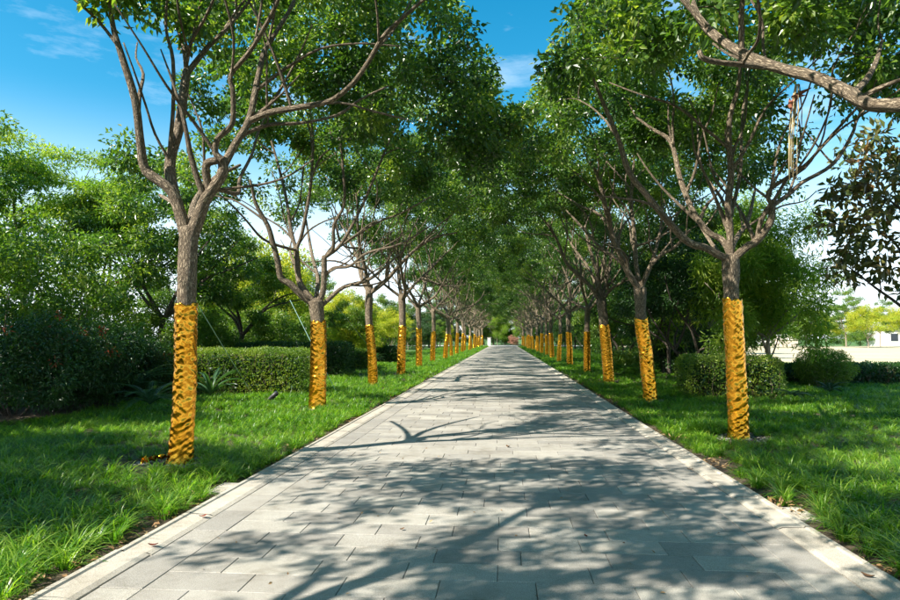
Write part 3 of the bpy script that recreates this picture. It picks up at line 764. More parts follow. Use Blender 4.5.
# trees of the rows beside and behind the camera: they shade the foreground
def side_tree(base, cen, rad, n, seed, lab, grp, limbs=(), r0=.17, keep=None):
    g = np.random.default_rng(seed); T = Tree(seed); root = empty('avenue_tree', base)
    axis = [(0, 0, -0.1), (0.02, 0, 1.0), (0.05, 0.03, 2.0), (0.0, 0, 3.2)]
    T.limb(axis, [0.165, 0.14, 0.135, 0.15], None, 14, node=False, sub=5)
    for P, a, b in limbs: T.limb([np.array(p) - base for p in P], a, b, 14, sub=8, rough=.26)
    if limbs: T.spread(8, .8, 1.4)
    for i in range(4):
        az = i * 1.57 + g.uniform(-.3, .3) + 0.4; el = g.uniform(.8, 1.2); P = [np.array([0, 0, 3.1])]; d = np.array([math.cos(az) * math.cos(el), math.sin(az) * math.cos(el), math.sin(el)]); p = P[0]
        for k in range(5): d = unit(d + g.normal(size=3) * .18 + [0, 0, .06]); p = p + d * .62; P.append(p)
        T.limb(P, .085, .03, 8)
    kp = (lambda P: keep(P + base)) if keep else None
    C = np.concatenate([clump_points(g, cen, rad, n // 13, sub=6, seed=seed, keep=kp, spacing=1.0, srad=.65, hollow=-0.02, shell=.5),
                        crown_points(g, cen, rad, int(n / 2.1), seed=seed + 3, keep=kp, spacing=.42, shell=.4, hollow=-.15, amp=.6, gap=.5)]); C = T.grow(C)
    finish_tree(T, C, root); link('foil_wrap', foil_mesh(axis, .172, .152, wrap_z, seed), root)
    tag(root, lab, 'tree', grp); return root
b0 = np.array([3.6, 3.2, 0.0])
big = [((b0 + [0, 0, 3.1]), at(1010, 70, 3.9), at(940, 100, 4.25), at(900, 105, 4.5), at(868, 104, 4.7), at(845, 91, 4.9), at(818, 78, 5.1), at(790, 71, 5.3), at(762, 62, 5.5), at(735, 49, 5.7), at(712, 33, 5.9), at(696, 14, 6.1), at(686, -14, 6.3))]
big2 = [at(790, 72, 5.3), at(775, 68, 5.35), at(755, 66, 5.35), at(735, 64, 5.2), at(718, 62, 5.1), at(703, 58, 5.0), at(699, 51, 5.0)]
big3 = [at(850, 96, 4.85), at(866, 80, 5.1), at(876, 62, 5.4), at(882, 40, 5.8)]
big4 = [at(858, 100, 4.8), at(880, 88, 4.7), at(905, 78, 4.5)]
def keep_r0(P):
    x, y, d = proj(P)
    return clear_sky(P) & ((y < 60) | (x > 905) | (d < 0)) & ~((d > 0) & (x < 690) & (P[:, 1] > 3.0)) & ~((x > 870) & (y > 30) & (x < 910))
side_tree(b0, (0.2, 0.2, 5.9), (4.0, 3.9, 2.7), 420, 71, 'avenue tree off the right edge whose thick mottled limb crosses the top right corner', 'gold-wrapped trees in the right row',
          [(big[0], 0.052, 0.036), (big2, 0.026, 0.02), (big3, 0.03, 0.012), (big4, 0.02, 0.01)], keep=keep_r0)
def keep_l0(P):
    x, y, d = proj(P)
    return ~((d > 0.3) & (x > -160) & (x < 1000) & (y > -60))
side_tree(np.array([-4.1, 1.35, 0.0]), (0.3, 0, 5.9), (3.6, 3.6, 2.5), 270, 72, 'avenue tree beside the camera on the left, known by its shadow on the foreground paving', 'gold-wrapped trees in the left row', keep=keep_l0)
place(-4.1, -5.4, 1, 1, 'avenue tree behind the camera on the left, seen only by its shadow', 'gold-wrapped trees in the left row', 1.0)
place(3.6, -3.6, 2, 1, 'avenue tree behind the camera on the right, seen only by its shadow', 'gold-wrapped trees in the right row', 1.0)

# ------------------------------------------------------------------ background trees
def bg_tree(seed, H, rad, leafm, barkm='bark_dark', n=170, per=75, ln=0.17, wd=0.075, fork=None, stems=1, r0=0.14, flat=0.55, crad=0.55, zc=0.62, zr=0.40, name='tree', gap=0.5, shell=0.5, amp=0.75):
    g = np.random.default_rng(seed); T = Tree(seed); root = empty(name)
    fork = H * 0.25 if fork is None else fork
    for s_ in range(stems):
        a = g.uniform(0, 6.28); bx, by = (0, 0) if stems == 1 else (0.25 * math.cos(s_ * 2.3), 0.25 * math.sin(s_ * 2.3))
        tip = np.array([bx * 3, by * 3, fork]) + [g.normal() * .1, g.normal() * .1, 0]
        T.limb([(bx, by, -.1), (bx * 1.5 + .03, by * 1.5, fork * .5), tuple(tip)], [r0, r0 * .8, r0 * .75], None, 9, node=True, sub=4)
        for i in range(3 if stems > 1 else 5):
            az = a + i * 6.28 / (3 if stems > 1 else 5) + g.uniform(-.4, .4); el = g.uniform(.6, 1.3); d = np.array([math.cos(az) * math.cos(el), math.sin(az) * math.cos(el), math.sin(el)]); p = tip; P = [p]
            for k in range(4): d = unit(d + g.normal(size=3) * .2 + [0, 0, .05]); p = p + d * H * 0.13; P.append(p)
            T.limb(P, r0 * .55, r0 * .15, 6)
    C = clump_points(g, (0, 0, H * zc), (rad, rad, H * zr), n // 5, sub=6, seed=seed, spacing=rad * .27, srad=rad * .2, hollow=-1.2, gap=gap - .04, shell=shell, flat=max(.35, flat))
    C = T.grow(C)
    finish_tree(T, C, root, leafm, barkm, per, ln, wd, crad, flat)
    return root
BT = {
 'feather': bg_tree(301, 9.6, 3.9, 'leaf_light', 'bark_dark', 150, 100, 0.2, 0.055, fork=3.2, flat=0.22, crad=0.8, zc=0.68, zr=0.36, name='feathery_tree', gap=0.56, amp=.8),
 'round': bg_tree(302, 6.4, 2.3, 'leaf_mid', 'bark_dark', 160, 90, 0.13, 0.055, fork=1.6, crad=0.42, name='small_round_tree'),
 'green': bg_tree(303, 8.5, 3.4, 'leaf', 'bark_dark', 210, 80, 0.17, 0.075, fork=2.2, name='broadleaf_tree'),
 'dark': bg_tree(304, 6.0, 2.6, 'leaf_dark', 'bark_dark', 180, 80, 0.15, 0.06, fork=1.2, stems=3, r0=0.09, zc=0.62, zr=0.42, name='multi_stem_tree'),
 'willow': bg_tree(305, 5.6, 2.1, 'leaf_light', 'bark_pale', 170, 95, 0.2, 0.04, fork=1.6, r0=0.07, flat=1.0, crad=0.45, zc=0.58, zr=0.45, name='drooping_tree'),
 'yellow': bg_tree(306, 5.0, 2.6, 'leaf_yellow', 'bark_pale', 130, 70, 0.15, 0.06, fork=1.0, r0=0.07, gap=0.5, name='yellow_leaved_tree'),
 'tall': bg_tree(307, 11.0, 3.6, 'leaf_mid', 'bark_pale', 210, 75, 0.2, 0.085, fork=3.0, name='tall_pale_tree'),
}
bused = set()
BGP = []
def bgt(kind, x, y, sc, lab, grp=None, rz=None, zs=1.0):
    p = BT[kind]; rz = rp.uniform(0, 6.28) if rz is None else rz
    z = float(gz(x, y))
    if kind not in bused: bused.add(kind); p.location = (x, y, z); p.rotation_euler = (0, 0, rz); p.scale = (sc, sc, sc * zs); o = p
    else: o = copy_tree(p, (x, y, z), rz, (sc, sc, sc * zs))
    tag(o, lab, 'tree', grp); BGP.append((x, y, .5)); return o
def X_(px, Y): return at(px, 338, Y)[0]
bgt('feather', X_(28, 23), 23, 1.0, 'light green feathery tree above the shrubs at the left edge')
bgt('feather', X_(108, 25), 25, 0.98, 'light green feathery tree with yellow sprays left of the nearest trunk')
bgt('tall', X_(-70, 20), 20, 0.9, 'tall tree beyond the left edge behind the shrubs')
bgt('green', X_(160, 22.5), 22.5, .98, 'broadleaf tree behind the nearest left trunk')
bgt('round', X_(238, 28), 28, 1.0, 'small round-crowned dark green tree above the clipped hedge')
bgt('yellow', X_(262, 36), 36, 1.45, 'yellow-leaved airy tree behind the second left trunk')
bgt('round', X_(180, 34), 34, 1.0, 'small bushy tree right behind the nearest gold wrap on the left')
bgt('green', X_(300, 55), 55, 1.0, 'broadleaf tree far behind the second left trunk')
bgt('yellow', X_(345, 48), 48, 1.05, 'yellow-green shrubby tree between the second and third left trunks')
bgt('yellow', X_(300, 44), 44, 0.95, 'yellow-green shrubby tree just left of the second left trunk')
bgt('round', X_(385, 60), 60, 0.9, 'bushy tree between the third and fourth left trunks')
for i, (px, Y, kd, sc) in enumerate([(-20, 42, 'green', 1.0), (210, 60, 'tall', 0.85), (255, 72, 'green', 1.0), (330, 80, 'tall', 0.8), (365, 95, 'green', .9), (390, 85, 'round', 1.0), (405, 100, 'green', 0.9), (420, 110, 'round', 1.2), (300, 100, 'tall', .8), (430, 100, 'dark', 1.1), (440, 120, 'green', .9)]):
    bgt(kd, X_(px, Y), Y, sc, 'green tree in the belt of woodland behind the left row', 'woodland trees behind the left row')
for i, y in enumerate(np.arange(38, 125, 8.5)):
    bgt(['round', 'dark', 'yellow'][i % 3], -9.5 - (i % 2) * 2.2 + rp.uniform(-.6, .6), float(y), [0.65, .6, .8][i % 3], 'bushy small tree in the strip just behind the left row', 'small trees in the strip behind the left row')
for x, y, sc, lb in ((-13.5, 5.5, 1.0, 'off the left edge, shading the dark shrubs'), (-10.9, 2.6, .95, 'off the left edge nearest the camera, shading the left lawn'), (-12.0, -1.2, 1.0, 'behind the camera on the left, shading the near lawn'), (-15.2, 9.6, 1.1, 'off the left edge beside the dark shrubs'), (-17.5, 9, 1.05, 'far off the left edge behind the red-tipped shrubs')):
    bgt('green', x, y, sc, 'broadleaf tree ' + lb)
# right side
bgt('willow', X_(768, 19.5), 19.5, .92, 'bright green drooping tree right of the nearest right trunk')
bgt('willow', X_(708, 27), 27, 1.15, 'bright green drooping tree seen under the nearest right crown')
bgt('dark', X_(700, 22), 22, 0.92, 'dark multi-stem tree behind the clipped hedge on the right')
bgt('dark', X_(668, 27), 27, 1.0, 'dark multi-stem tree between the first and second right trunks')
bgt('green', X_(640, 36), 36, .85, 'broadleaf tree behind the second right trunk')
bgt('willow', X_(735, 30), 30, 1.3, 'broadleaf tree behind the drooping tree on the right')
for i, (px, Y, kd, sc) in enumerate([(625, 46, 'dark', 1.2), (660, 50, 'green', .95), (700, 46, 'green', .9), (610, 56, 'round', 1.1), (600, 70, 'green', 1.0), (640, 75, 'tall', .8), (590, 85, 'dark', 1.3), (575, 90, 'green', .9), (565, 110, 'green', 1.0), (680, 66, 'dark', 1.2), (730, 60, 'green', .8)]):
    bgt(kd, X_(px, Y), Y, sc, 'green tree in the belt of woodland behind the right row', 'woodland trees behind the right row')
for i, y in enumerate(np.arange(34, 125, 9)):
    bgt(['dark', 'round'][i % 2], 8.6 + (i % 2) * 1.8 + rp.uniform(-.5, .5), float(y), [0.7, .75][i % 2], 'bushy small tree in the strip just behind the right row', 'small trees in the strip behind the right row')
far_r = [(752, 98, 'yellow', 1.2), (783, 104, 'willow', 1.4), (806, 108, 'tall', .72), (826, 110, 'yellow', 1.1), (846, 104, 'tall', .85), (868, 100, 'yellow', 1.3), (880, 112, 'tall', .72), (905, 106, 'yellow', 1.4), (930, 108, 'tall', .7), (815, 125, 'green', .8), (860, 128, 'green', .75), (775, 128, 'green', .8), (900, 130, 'green', .8), (720, 110, 'green', .8), (690, 105, 'yellow', 1.2)]
for px, Y, kd, sc in far_r:
    bgt(kd, X_(px, Y), Y, sc, 'sunlit yellow-green tree along the far edge of the dry field', 'trees along the far edge of the dry field')
# low thicket that closes the woodland at ground level
BT['thicket'] = bg_tree(308, 3.4, 2.6, 'leaf_mid', 'bark_dark', 150, 70, 0.15, 0.065, fork=.4, stems=3, r0=.04, zc=.5, zr=.5, name='thicket_shrub', amp=.6, gap=.35, shell=.4)
for i in range(26):
    sd = -1 if i < 15 else 1; j = i if i < 15 else i - 15
    y = 33 + j * (6.2 if sd < 0 else 8); x = sd * (13 + 3.5 * (j % 3)) + (0 if sd < 0 else -2)
    if sd > 0 and y < 60: x = 8.5 + (j % 2) * 1.5
    bgt('thicket', x + rp.uniform(-1, 1), y, rp.uniform(.85, 1.25), 'rounded thicket shrub under the woodland trees on the ' + ('left' if sd < 0 else 'right'), 'thicket shrubs under the woodland on the ' + ('left' if sd < 0 else 'right'))
for i in range(12):
    bgt('thicket', -24 + i * 4.4 + rp.uniform(-1, 1), 147 + rp.uniform(-3, 3), rp.uniform(1.0, 1.5), 'rounded thicket shrub beyond the far end of the walk', 'thicket shrubs beyond the far end of the walk')
for i in range(17):
    bgt('thicket', 26 + i * 5.6 + rp.uniform(-1, 1), 121 + rp.uniform(-1.5, 1.5) + (3 if i % 2 else 0), rp.uniform(.8, 1.3), f'rounded thicket shrub on the far field edge, {ORD[i]} from the left', 'thicket shrubs on the far edge of the dry field')
# end of the avenue
for i, (x, y, kd, sc) in enumerate([(-9, 140, 'green', 1.1), (-4.5, 143, 'round', 1.4), (-1.5, 141, 'willow', 1.2), (1.5, 144, 'round', 1.3), (4, 140, 'willow', 1.3), (7.5, 143, 'green', 1.1), (12, 141, 'tall', 1.0), (-14, 142, 'tall', 1.0), (-2.5, 152, 'feather', 1.3), (3, 152, 'feather', 1.25), (0.2, 160, 'tall', 1.7), (-7, 155, 'tall', 1.2), (8, 156, 'green', 1.3)]):
    bgt(kd, x, y, sc, 'dark tree closing the view at the far end of the avenue', 'trees closing the far end of the avenue')

LOOK = {'feather': 'light green feathery tree', 'round': 'round-crowned mid green tree', 'green': 'dark broad-crowned tree', 'dark': 'dark many-stemmed tree', 'willow': 'pale green drooping tree', 'yellow': 'yellow-leaved low tree', 'tall': 'tall mid green tree', 'thicket': 'thicket shrub'}
SHORT = {'trees along the far edge of the dry field': 'at the far field edge', 'woodland trees behind the left row': 'behind the left row', 'woodland trees behind the right row': 'behind the right row', 'trees closing the far end of the avenue': 'closing the avenue'}
for grp in ('trees along the far edge of the dry field', 'woodland trees behind the left row', 'woodland trees behind the right row', 'trees closing the far end of the avenue'):
    mem = sorted([o for o in S.objects if o.get('group') == grp], key=lambda o: proj(np.array(o.location))[0])
    seen = {}
    for o in mem:
        kd = next(k for k, v in BT.items() if v.children[0].data == o.children[0].data); seen[kd] = seen.get(kd, 0) + 1
        o['label'] = f"{LOOK[kd]}, {ORD[seen[kd] - 1]} such from the left {SHORT[grp]}"

for grp, ph in (('small trees in the strip behind the left row', 'bushy tree in the strip behind the left row, {} from the camera'), ('small trees in the strip behind the right row', 'bushy tree in the strip behind the right row, {} from the camera'),
                ('thicket shrubs under the woodland on the left', 'rounded thicket shrub in the left woodland, {} from the camera'), ('thicket shrubs under the woodland on the right', 'rounded thicket shrub in the right woodland, {} from the camera')):
    for i, o in enumerate(sorted([o for o in S.objects if o.get('group') == grp], key=lambda o: o.location.y)): o['label'] = ph.format(ORD[i])
for i, o in enumerate(sorted([o for o in S.objects if o.get('group') == 'thicket shrubs beyond the far end of the walk'], key=lambda o: o.location.x)): o['label'] = f'rounded thicket shrub beyond the end of the walk, {ORD[i]} from the left'

# magnolia at the right edge
def magnolia():
    g = np.random.default_rng(91); T = Tree(91); b = G(925, 415); root = empty('magnolia_tree', b)
    T.limb([(0, 0, -.1), (.05, 0, 1.2), (-.1, 0, 2.4), (0, 0, 3.6), (0.1, 0, 5.0)], [.09, .075, .06, .05, .025], None, 9, sub=4)
    Y = b[1]
    for pl in ([(916, 318), (893, 300), (876, 288), (858, 274), (842, 262)], [(915, 290), (900, 250), (880, 232), (850, 222)], [(915, 250), (905, 215), (880, 195), (850, 190)], [(916, 220), (900, 170), (885, 150)]):
        P = [at(x, y, Y + rnd.uniform(-.3, .3)) - b for x, y in pl]; T.limb(P, .035, .012, 7)
    def kp(P):
        x, y, d = proj(P + b); return (x > 822) & (y > 118) & (y < 330) & (x - 822 > (160 - y) * 1.2) & (x - 828 > (y - 262) * 1.15)
    C = crown_points(g, at(893, 222, Y) - b, (1.75, 1.5, 2.2), 100, seed=5, keep=kp, spacing=.27, gap=.42, shell=.1)
    C = T.grow(C)
    finish_tree(T, C, root, 'leaf_magnolia', 'bark_dark', 24, .22, .10, .25, .9)
    tag(root, 'dark glossy large-leaved magnolia hanging in from the right edge', 'tree')
magnolia()

# ------------------------------------------------------------------ hedges and shrubs
FOOT = []   # footprints where no lilyturf grows: (x, y, rx, ry)
def hedge(name, x0, x1, y0, y1, h, leafm, seed, lab, cat='hedge', per_m2=900, ln=0.05, wd=0.028, rot=0.0, grp=None, rough=0.10, dens=1.0):
    """clipped box hedge: leaves in a thin uneven shell over a twiggy inside"""
    g = np.random.default_rng(seed); cx, cy_ = (x0 + x1) / 2, (y0 + y1) / 2; lx, ly = x1 - x0, y1 - y0
    root = empty(name, (cx, cy_, float(gz(cx, cy_))), rot)
    area = lx * ly + 2 * (lx + ly) * h; n = int(area * per_m2 * dens)
    face = g.choice(5, n, p=np.array([lx * ly, lx * h, lx * h, ly * h, ly * h]) / area)
    u, v = g.uniform(-.5, .5, n), g.uniform(0, 1, n); P = np.zeros((n, 3)); Nn = np.zeros((n, 3))
    for f, (nx, ny, nz) in enumerate([(0, 0, 1), (0, -1, 0), (0, 1, 0), (-1, 0, 0), (1, 0, 0)]):
        m = face == f; Nn[m] = (nx, ny, nz)
        if f == 0: P[m] = np.stack([u[m] * lx, (v[m] - .5) * ly, np.full(m.sum(), h)], 1)
        elif f < 3: P[m] = np.stack([u[m] * lx, np.full(m.sum(), ny * ly / 2), v[m] * h], 1)
        else: P[m] = np.stack([np.full(m.sum(), nx * lx / 2), u[m] * ly, v[m] * h], 1)
    rc = min(.22, h * .3)   # round the edges
    q = P.copy(); lim = np.array([lx / 2 - rc, ly / 2 - rc, 1e9]); inn = np.clip(q, -lim, lim); inn[:, 2] = np.minimum(q[:, 2], h - rc)
    dlt = q - inn; dl = np.linalg.norm(dlt, axis=1); P = np.where((dl > rc)[:, None], inn + dlt / (dl[:, None] + 1e-6) * rc, P)
    bump = (fbm(P[:, 0] * 2.2 + seed, P[:, 1] * 2.2, P[:, 2] * 2.2, seed, 3) - .5) * rough * 2
    dpt = -g.random(n) ** 2 * 0.16 + bump + g.normal(size=n) * .015
    P = P + Nn * dpt[:, None]
    D = unit(Nn + g.normal(size=(n, 3)) * .7 + [0, 0, .35]); NN = unit(g.normal(size=(n, 3)) + [0, 0, .7] + Nn * .6)
    V, T3 = leaves(P, D, NN, ln * g.uniform(.7, 1.3, n), wd * g.uniform(.7, 1.3, n))
    tn = np.clip(.5 * g.random(n) + .5 * vnoise(P[:, 0] * 3, P[:, 1] * 3, P[:, 2] * 3, seed), 0, 1)
    cr_ = link('foliage', mesh_from('hedge_leaves', V, T3, None, M[leafm], False, tint=np.repeat(tn, 2)), root); cr_['kind'] = 'stuff'
    a = Acc()
    for i in range(int(lx * ly * 26) + 20):
        x, y = g.uniform(-.42, .42) * lx, g.uniform(-.42, .42) * ly; p = np.array([x, y, 0.0]); Pq = [p]
        for k in range(3): p = p + [g.normal() * .06, g.normal() * .06, h * .3]; Pq.append(p)
        Pq = np.array(Pq); Pq[:, :2] = np.clip(Pq[:, :2], [-lx * .46, -ly * .46], [lx * .46, ly * .46])
        a.tube(Pq, np.linspace(.014, .005, 4), 4)
    # dense inside: coarse leaves low in number that close the body
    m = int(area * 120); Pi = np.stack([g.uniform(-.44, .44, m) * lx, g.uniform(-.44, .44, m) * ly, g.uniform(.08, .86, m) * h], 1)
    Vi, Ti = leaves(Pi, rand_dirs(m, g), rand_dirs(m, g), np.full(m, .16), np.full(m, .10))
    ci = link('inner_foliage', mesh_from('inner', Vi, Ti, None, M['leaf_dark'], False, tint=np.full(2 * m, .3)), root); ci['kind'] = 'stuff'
    st = link('stem', a.mesh('twigs', M['twig'], True), root); st['kind'] = 'stuff'
    tag(root, lab, cat, grp); FOOT.append((cx, cy_, lx / 2 + .05, ly / 2 + .05)); return root
def bush(name, x, y, rx, ry, h, leafm, seed, lab, cat='shrub', n=140, per=70, ln=.08, wd=.035, crad=.26, grp=None, stems=7, barkm='bark_dark', red=0.0, flat=.8, zc=.55, gap=.42, amp=.95):
    g = np.random.default_rng(seed); T = Tree(seed); root = empty(name, (x, y, float(gz(x, y))))
    for i in range(stems):
        az = g.uniform(0, 6.28); d = np.array([math.cos(az) * .6, math.sin(az) * .6, 1.0]); p = np.array([math.cos(az) * .12, math.sin(az) * .12, -.05]); P = [p]
        for k in range(4): d = unit(d + g.normal(size=3) * .15); p = p + d * h * .17 * [rx / h * 1.2, ry / h * 1.2, 1]; P.append(p)
        T.limb(P, .012 + .008 * h, .01, 6)
    C = crown_points(g, (0, 0, h * zc), (rx, ry, h * (1 - zc) * 1.15), n, seed=seed, spacing=.16, gap=gap, shell=.35, amp=amp)
    C = C[C[:, 2] > .1]; C = T.grow(C, .004)
    finish_tree(T, C, root, leafm, barkm, per, ln, wd, crad, flat, name_trunk='stem')
    if red:
        k = g.random(len(C)) < red; Cr = C[k & (C[:, 2] > h * .5)]
        if len(Cr):
            Cr = Cr + unit(Cr - [0, 0, h * .4]) * .16
            V, T3, tn = leaf_cloud(Cr, .10, 14, .09, .035, g, .9); rr = link('red_shoots', mesh_from('red_leaves', V, T3, None, M['leaf_red'], False, tint=tn), root); rr['kind'] = 'stuff'
    tag(root, lab, cat, grp); FOOT.append((x, y, rx * .8, ry * .8)); return root

hedge('clipped_hedge', -10.9, -5.15, 16.4, 18.0, 1.2, 'leaf_hedge', 601, 'long clipped hedge with a bright top and dark face on the left lawn', per_m2=1000)
hedge('clipped_hedge', -10.5, -6.0, 24.5, 26.0, 1.3, 'leaf_dark', 602, 'dark clipped hedge behind the long bright one on the left', per_m2=500, ln=.07, wd=.04)
p = G(356, 371); hedge('clipped_hedge', p[0] - .9, p[0] + .55, p[1], p[1] + 1.3, 0.95, 'leaf_hedge', 603, 'short clipped hedge seen between the second and third left trunks', per_m2=600, ln=.07, wd=.04)
p = G(388, 364); hedge('clipped_hedge', p[0] - 1.2, p[0] + .5, p[1], p[1] + 1.5, 1.0, 'leaf_dark', 604, 'small dark hedge seen just right of the third left trunk', per_m2=500, ln=.08, wd=.045)
hedge('clipped_hedge', 4.55, 6.9, 16.6, 18.0, 1.02, 'leaf_hedge', 605, 'clipped hedge between the first and second right trunks', per_m2=900)
p = G(905, 391); hedge('low_hedge', 7.6, 19.0, 21.5, 23.6, 0.62, 'leaf_dark', 606, 'low dark hedge running behind the ball shrub towards the right edge', per_m2=420, ln=.08, wd=.045)
p = G(621, 377); bush('shrub', p[0] + .4, p[1] + 1.2, .9, .8, .9, 'leaf_mid', 607, 'small leafy shrub between the second and third right trunks', n=70, per=55, ln=.12, wd=.05)
p = G(686, 376); bush('shrub', p[0], p[1] + .6, 1.3, 1.0, 1.55, 'leaf_dark', 608, 'dense dark shrub behind the right-hand clipped hedge', n=150, per=70, ln=.1, wd=.05)
# ball shrub
p = G(840, 391); b_ = bush('ball_shrub', p[0], p[1] + .9, .98, .98, 1.2, 'leaf_hedge', 609, 'rounded ball-shaped shrub standing alone on the right lawn', n=330, per=75, ln=.05, wd=.028, crad=.13, stems=10, barkm='bark_pale', zc=.5, gap=.25, amp=.12)
# red-tipped shrubs at the left
for i, (px, py, rx, h, sd, lab) in enumerate([(-25, 424, 1.6, 1.75, 611, 'dark red-tipped shrub cut by the left edge'), (32, 414, 1.5, 1.75, 612, 'dark red-tipped shrub second from the left edge'),
                                       (82, 404, 1.35, 1.7, 613, 'dark red-tipped shrub beside the cycads on the left'), (112, 398, .8, 1.25, 614, 'dark low shrub behind the cycads on the left')]):
    q = G(px, py); bush('red_tipped_shrub', q[0], q[1] + .9, rx, 1.3, h, 'leaf_dark', sd, lab, n=230, per=80, ln=.085, wd=.036, red=.07 if i < 3 else .02)
# tall bright shrubs behind
for i, (px, Y, rx, h, sd, lab) in enumerate([(-10, 15.5, 2.1, 4.4, 621, 'tall bright green shrub rising at the left edge'), (50, 17.0, 2.2, 4.6, 622, 'tall bright green shrub with pale stems left of the nearest trunk'), (92, 19.5, 1.5, 3.5, 623, 'tall twiggy shrub just left of the gap of sky')]):
    bush('tall_shrub', X_(px, Y), Y, rx, 1.7, h, 'leaf_mid', sd, lab, n=175, per=40, ln=.15, wd=.07, crad=.33, stems=12, barkm='bark_pale', red=.012)
bush('shrub', X_(152, 23), 23, 1.6, 1.2, 2.6, 'leaf_mid', 624, 'leafy shrub behind the nearest left gold wrap', n=170, per=60, ln=.11, wd=.05)
bush('shrub', X_(205, 26), 26, 1.7, 1.2, 2.4, 'leaf_mid', 625, 'leafy shrub above the hedge right of the nearest gold wrap', n=170, per=60, ln=.12, wd=.05)
bush('shrub', X_(290, 32), 32, 2.0, 1.3, 2.6, 'leaf_mid', 626, 'leafy shrub behind the second left gold wrap', n=150, per=60, ln=.14, wd=.06)
bush('shrub', X_(350, 38), 38, 2.2, 1.3, 2.5, 'leaf_yellow', 627, 'yellowish shrub behind the third left gold wrap', n=130, per=60, ln=.14, wd=.06)
# end of avenue: pinkish bush and post
M['leaf_pink'] = leaf_mat('dusty_pink_leaf', [(0.2, 0.12, 0.07), (0.32, 0.17, 0.11), (0.42, 0.22, 0.15), (0.5, 0.32, 0.22)], 0.3, 0.5, 0.3, tcol=(1.4, 1.2, 1.0))
bush('pink_shrub', 1.9, 137, 1.1, 1.1, 2.0, 'leaf_pink', 628, 'pinkish shrub at the far end of the walk on the right', n=60, per=40, ln=.2, wd=.09)

def fronds(name, x, y, n, Lf, seed, lab, width=.13, strap=False, lift=.8, leafm='frond', cat='plant', zc=.22):
    g = np.random.default_rng(seed); root = empty(name, (x, y, float(gz(x, y))))
    for i in range(n):
        a = i * 2.4 + g.uniform(-.2, .2); el = lift * g.uniform(.6, 1.25); Lq = Lf * g.uniform(.75, 1.1); t_ = np.linspace(0, 1, 12)
        h = np.array([math.cos(a), math.sin(a)]); ang = el - t_ * 1.25; st = Lq / 11
        xx = np.concatenate([[0], np.cumsum(np.cos(ang[:-1]) * st)]); zz = zc + np.concatenate([[0], np.cumsum(np.sin(ang[:-1]) * st)])
        C = np.stack([h[0] * xx, h[1] * xx, zz], 1); side = np.array([-h[1], h[0], 0])
        ac = Acc()
        if strap:
            w = width * np.sin(np.clip(t_ * .93 + .07, 0, 1) * math.pi) ** .6 * .5
            V = np.concatenate([C + side * w[:, None] + [0, 0, .02], C - [0, 0, .012], C - side * w[:, None] + [0, 0, .02]])
            Q = [(k, k + 1, 12 + k + 1, 12 + k) for k in range(11)] + [(12 + k, 12 + k + 1, 24 + k + 1, 24 + k) for k in range(11)]
            ac.add(V, Q)
        else:
            ac.tube(C, np.linspace(.007, .002, 12), 4)
            m = 30; tq = np.linspace(.12, 1, m); Pq = np.stack([np.interp(tq, t_, C[:, k]) for k in range(3)], 1)
            Tg = unit(np.stack([np.interp(tq, t_, np.gradient(C, axis=0)[:, k]) for k in range(3)], 1))
            for sg in (-1, 1):
                D = unit(side * sg + Tg * .55 + [0, 0, .12]); ll = width * np.sin(np.clip(tq, .08, .97) * math.pi) ** .55
                V, T3 = leaves(Pq, D, np.tile([0, 0, 1.0], (m, 1)), ll, np.full(m, .013)); ac.add(V, None, T3)
        o = link('frond', ac.mesh('frond', M[leafm], True), root)
    tag(root, lab, cat); return root
q = G(130, 404); fronds('cycad', q[0], q[1], 24, 1.25, 701, 'dark spreading cycad beside the red-tipped shrubs', .15, lift=.95)
q = G(150, 417); fronds('cycad', q[0], q[1], 20, .95, 702, 'smaller cycad just left of the nearest left gold wrap', .12, lift=.9)
q = G(206, 406); fronds('strap_leaf_plant', q[0] + .1, q[1], 15, .95, 703, 'strap-leaved plant just right of the nearest left gold wrap', .075, strap=True, lift=1.15)
q = G(335, 372); fronds('cycad', q[0], q[1], 20, 1.1, 704, 'cycad just right of the second left gold wrap', .2, lift=1.0)
q = G(366, 368); fronds('cycad', q[0] + 0.25, q[1], 16, .9, 709, 'cycad seen beside the third left gold wrap', .2, lift=1.0)
q = G(795, 407); fronds('cycad', q[0], q[1], 12, .5, 705, 'small dark cycad on the lawn right of the nearest right gold wrap', .1, lift=.7)
q = G(830, 402); fronds('cycad', q[0], q[1], 12, .45, 706, 'small dark cycad in front of the ball shrub', .1, lift=.9)
q = G(618, 379); fronds('cycad', q[0] + .2, q[1] - .3, 16, .85, 707, 'light green cycad between the second and third right trunks', .2, lift=.9, leafm='leaf_mid')

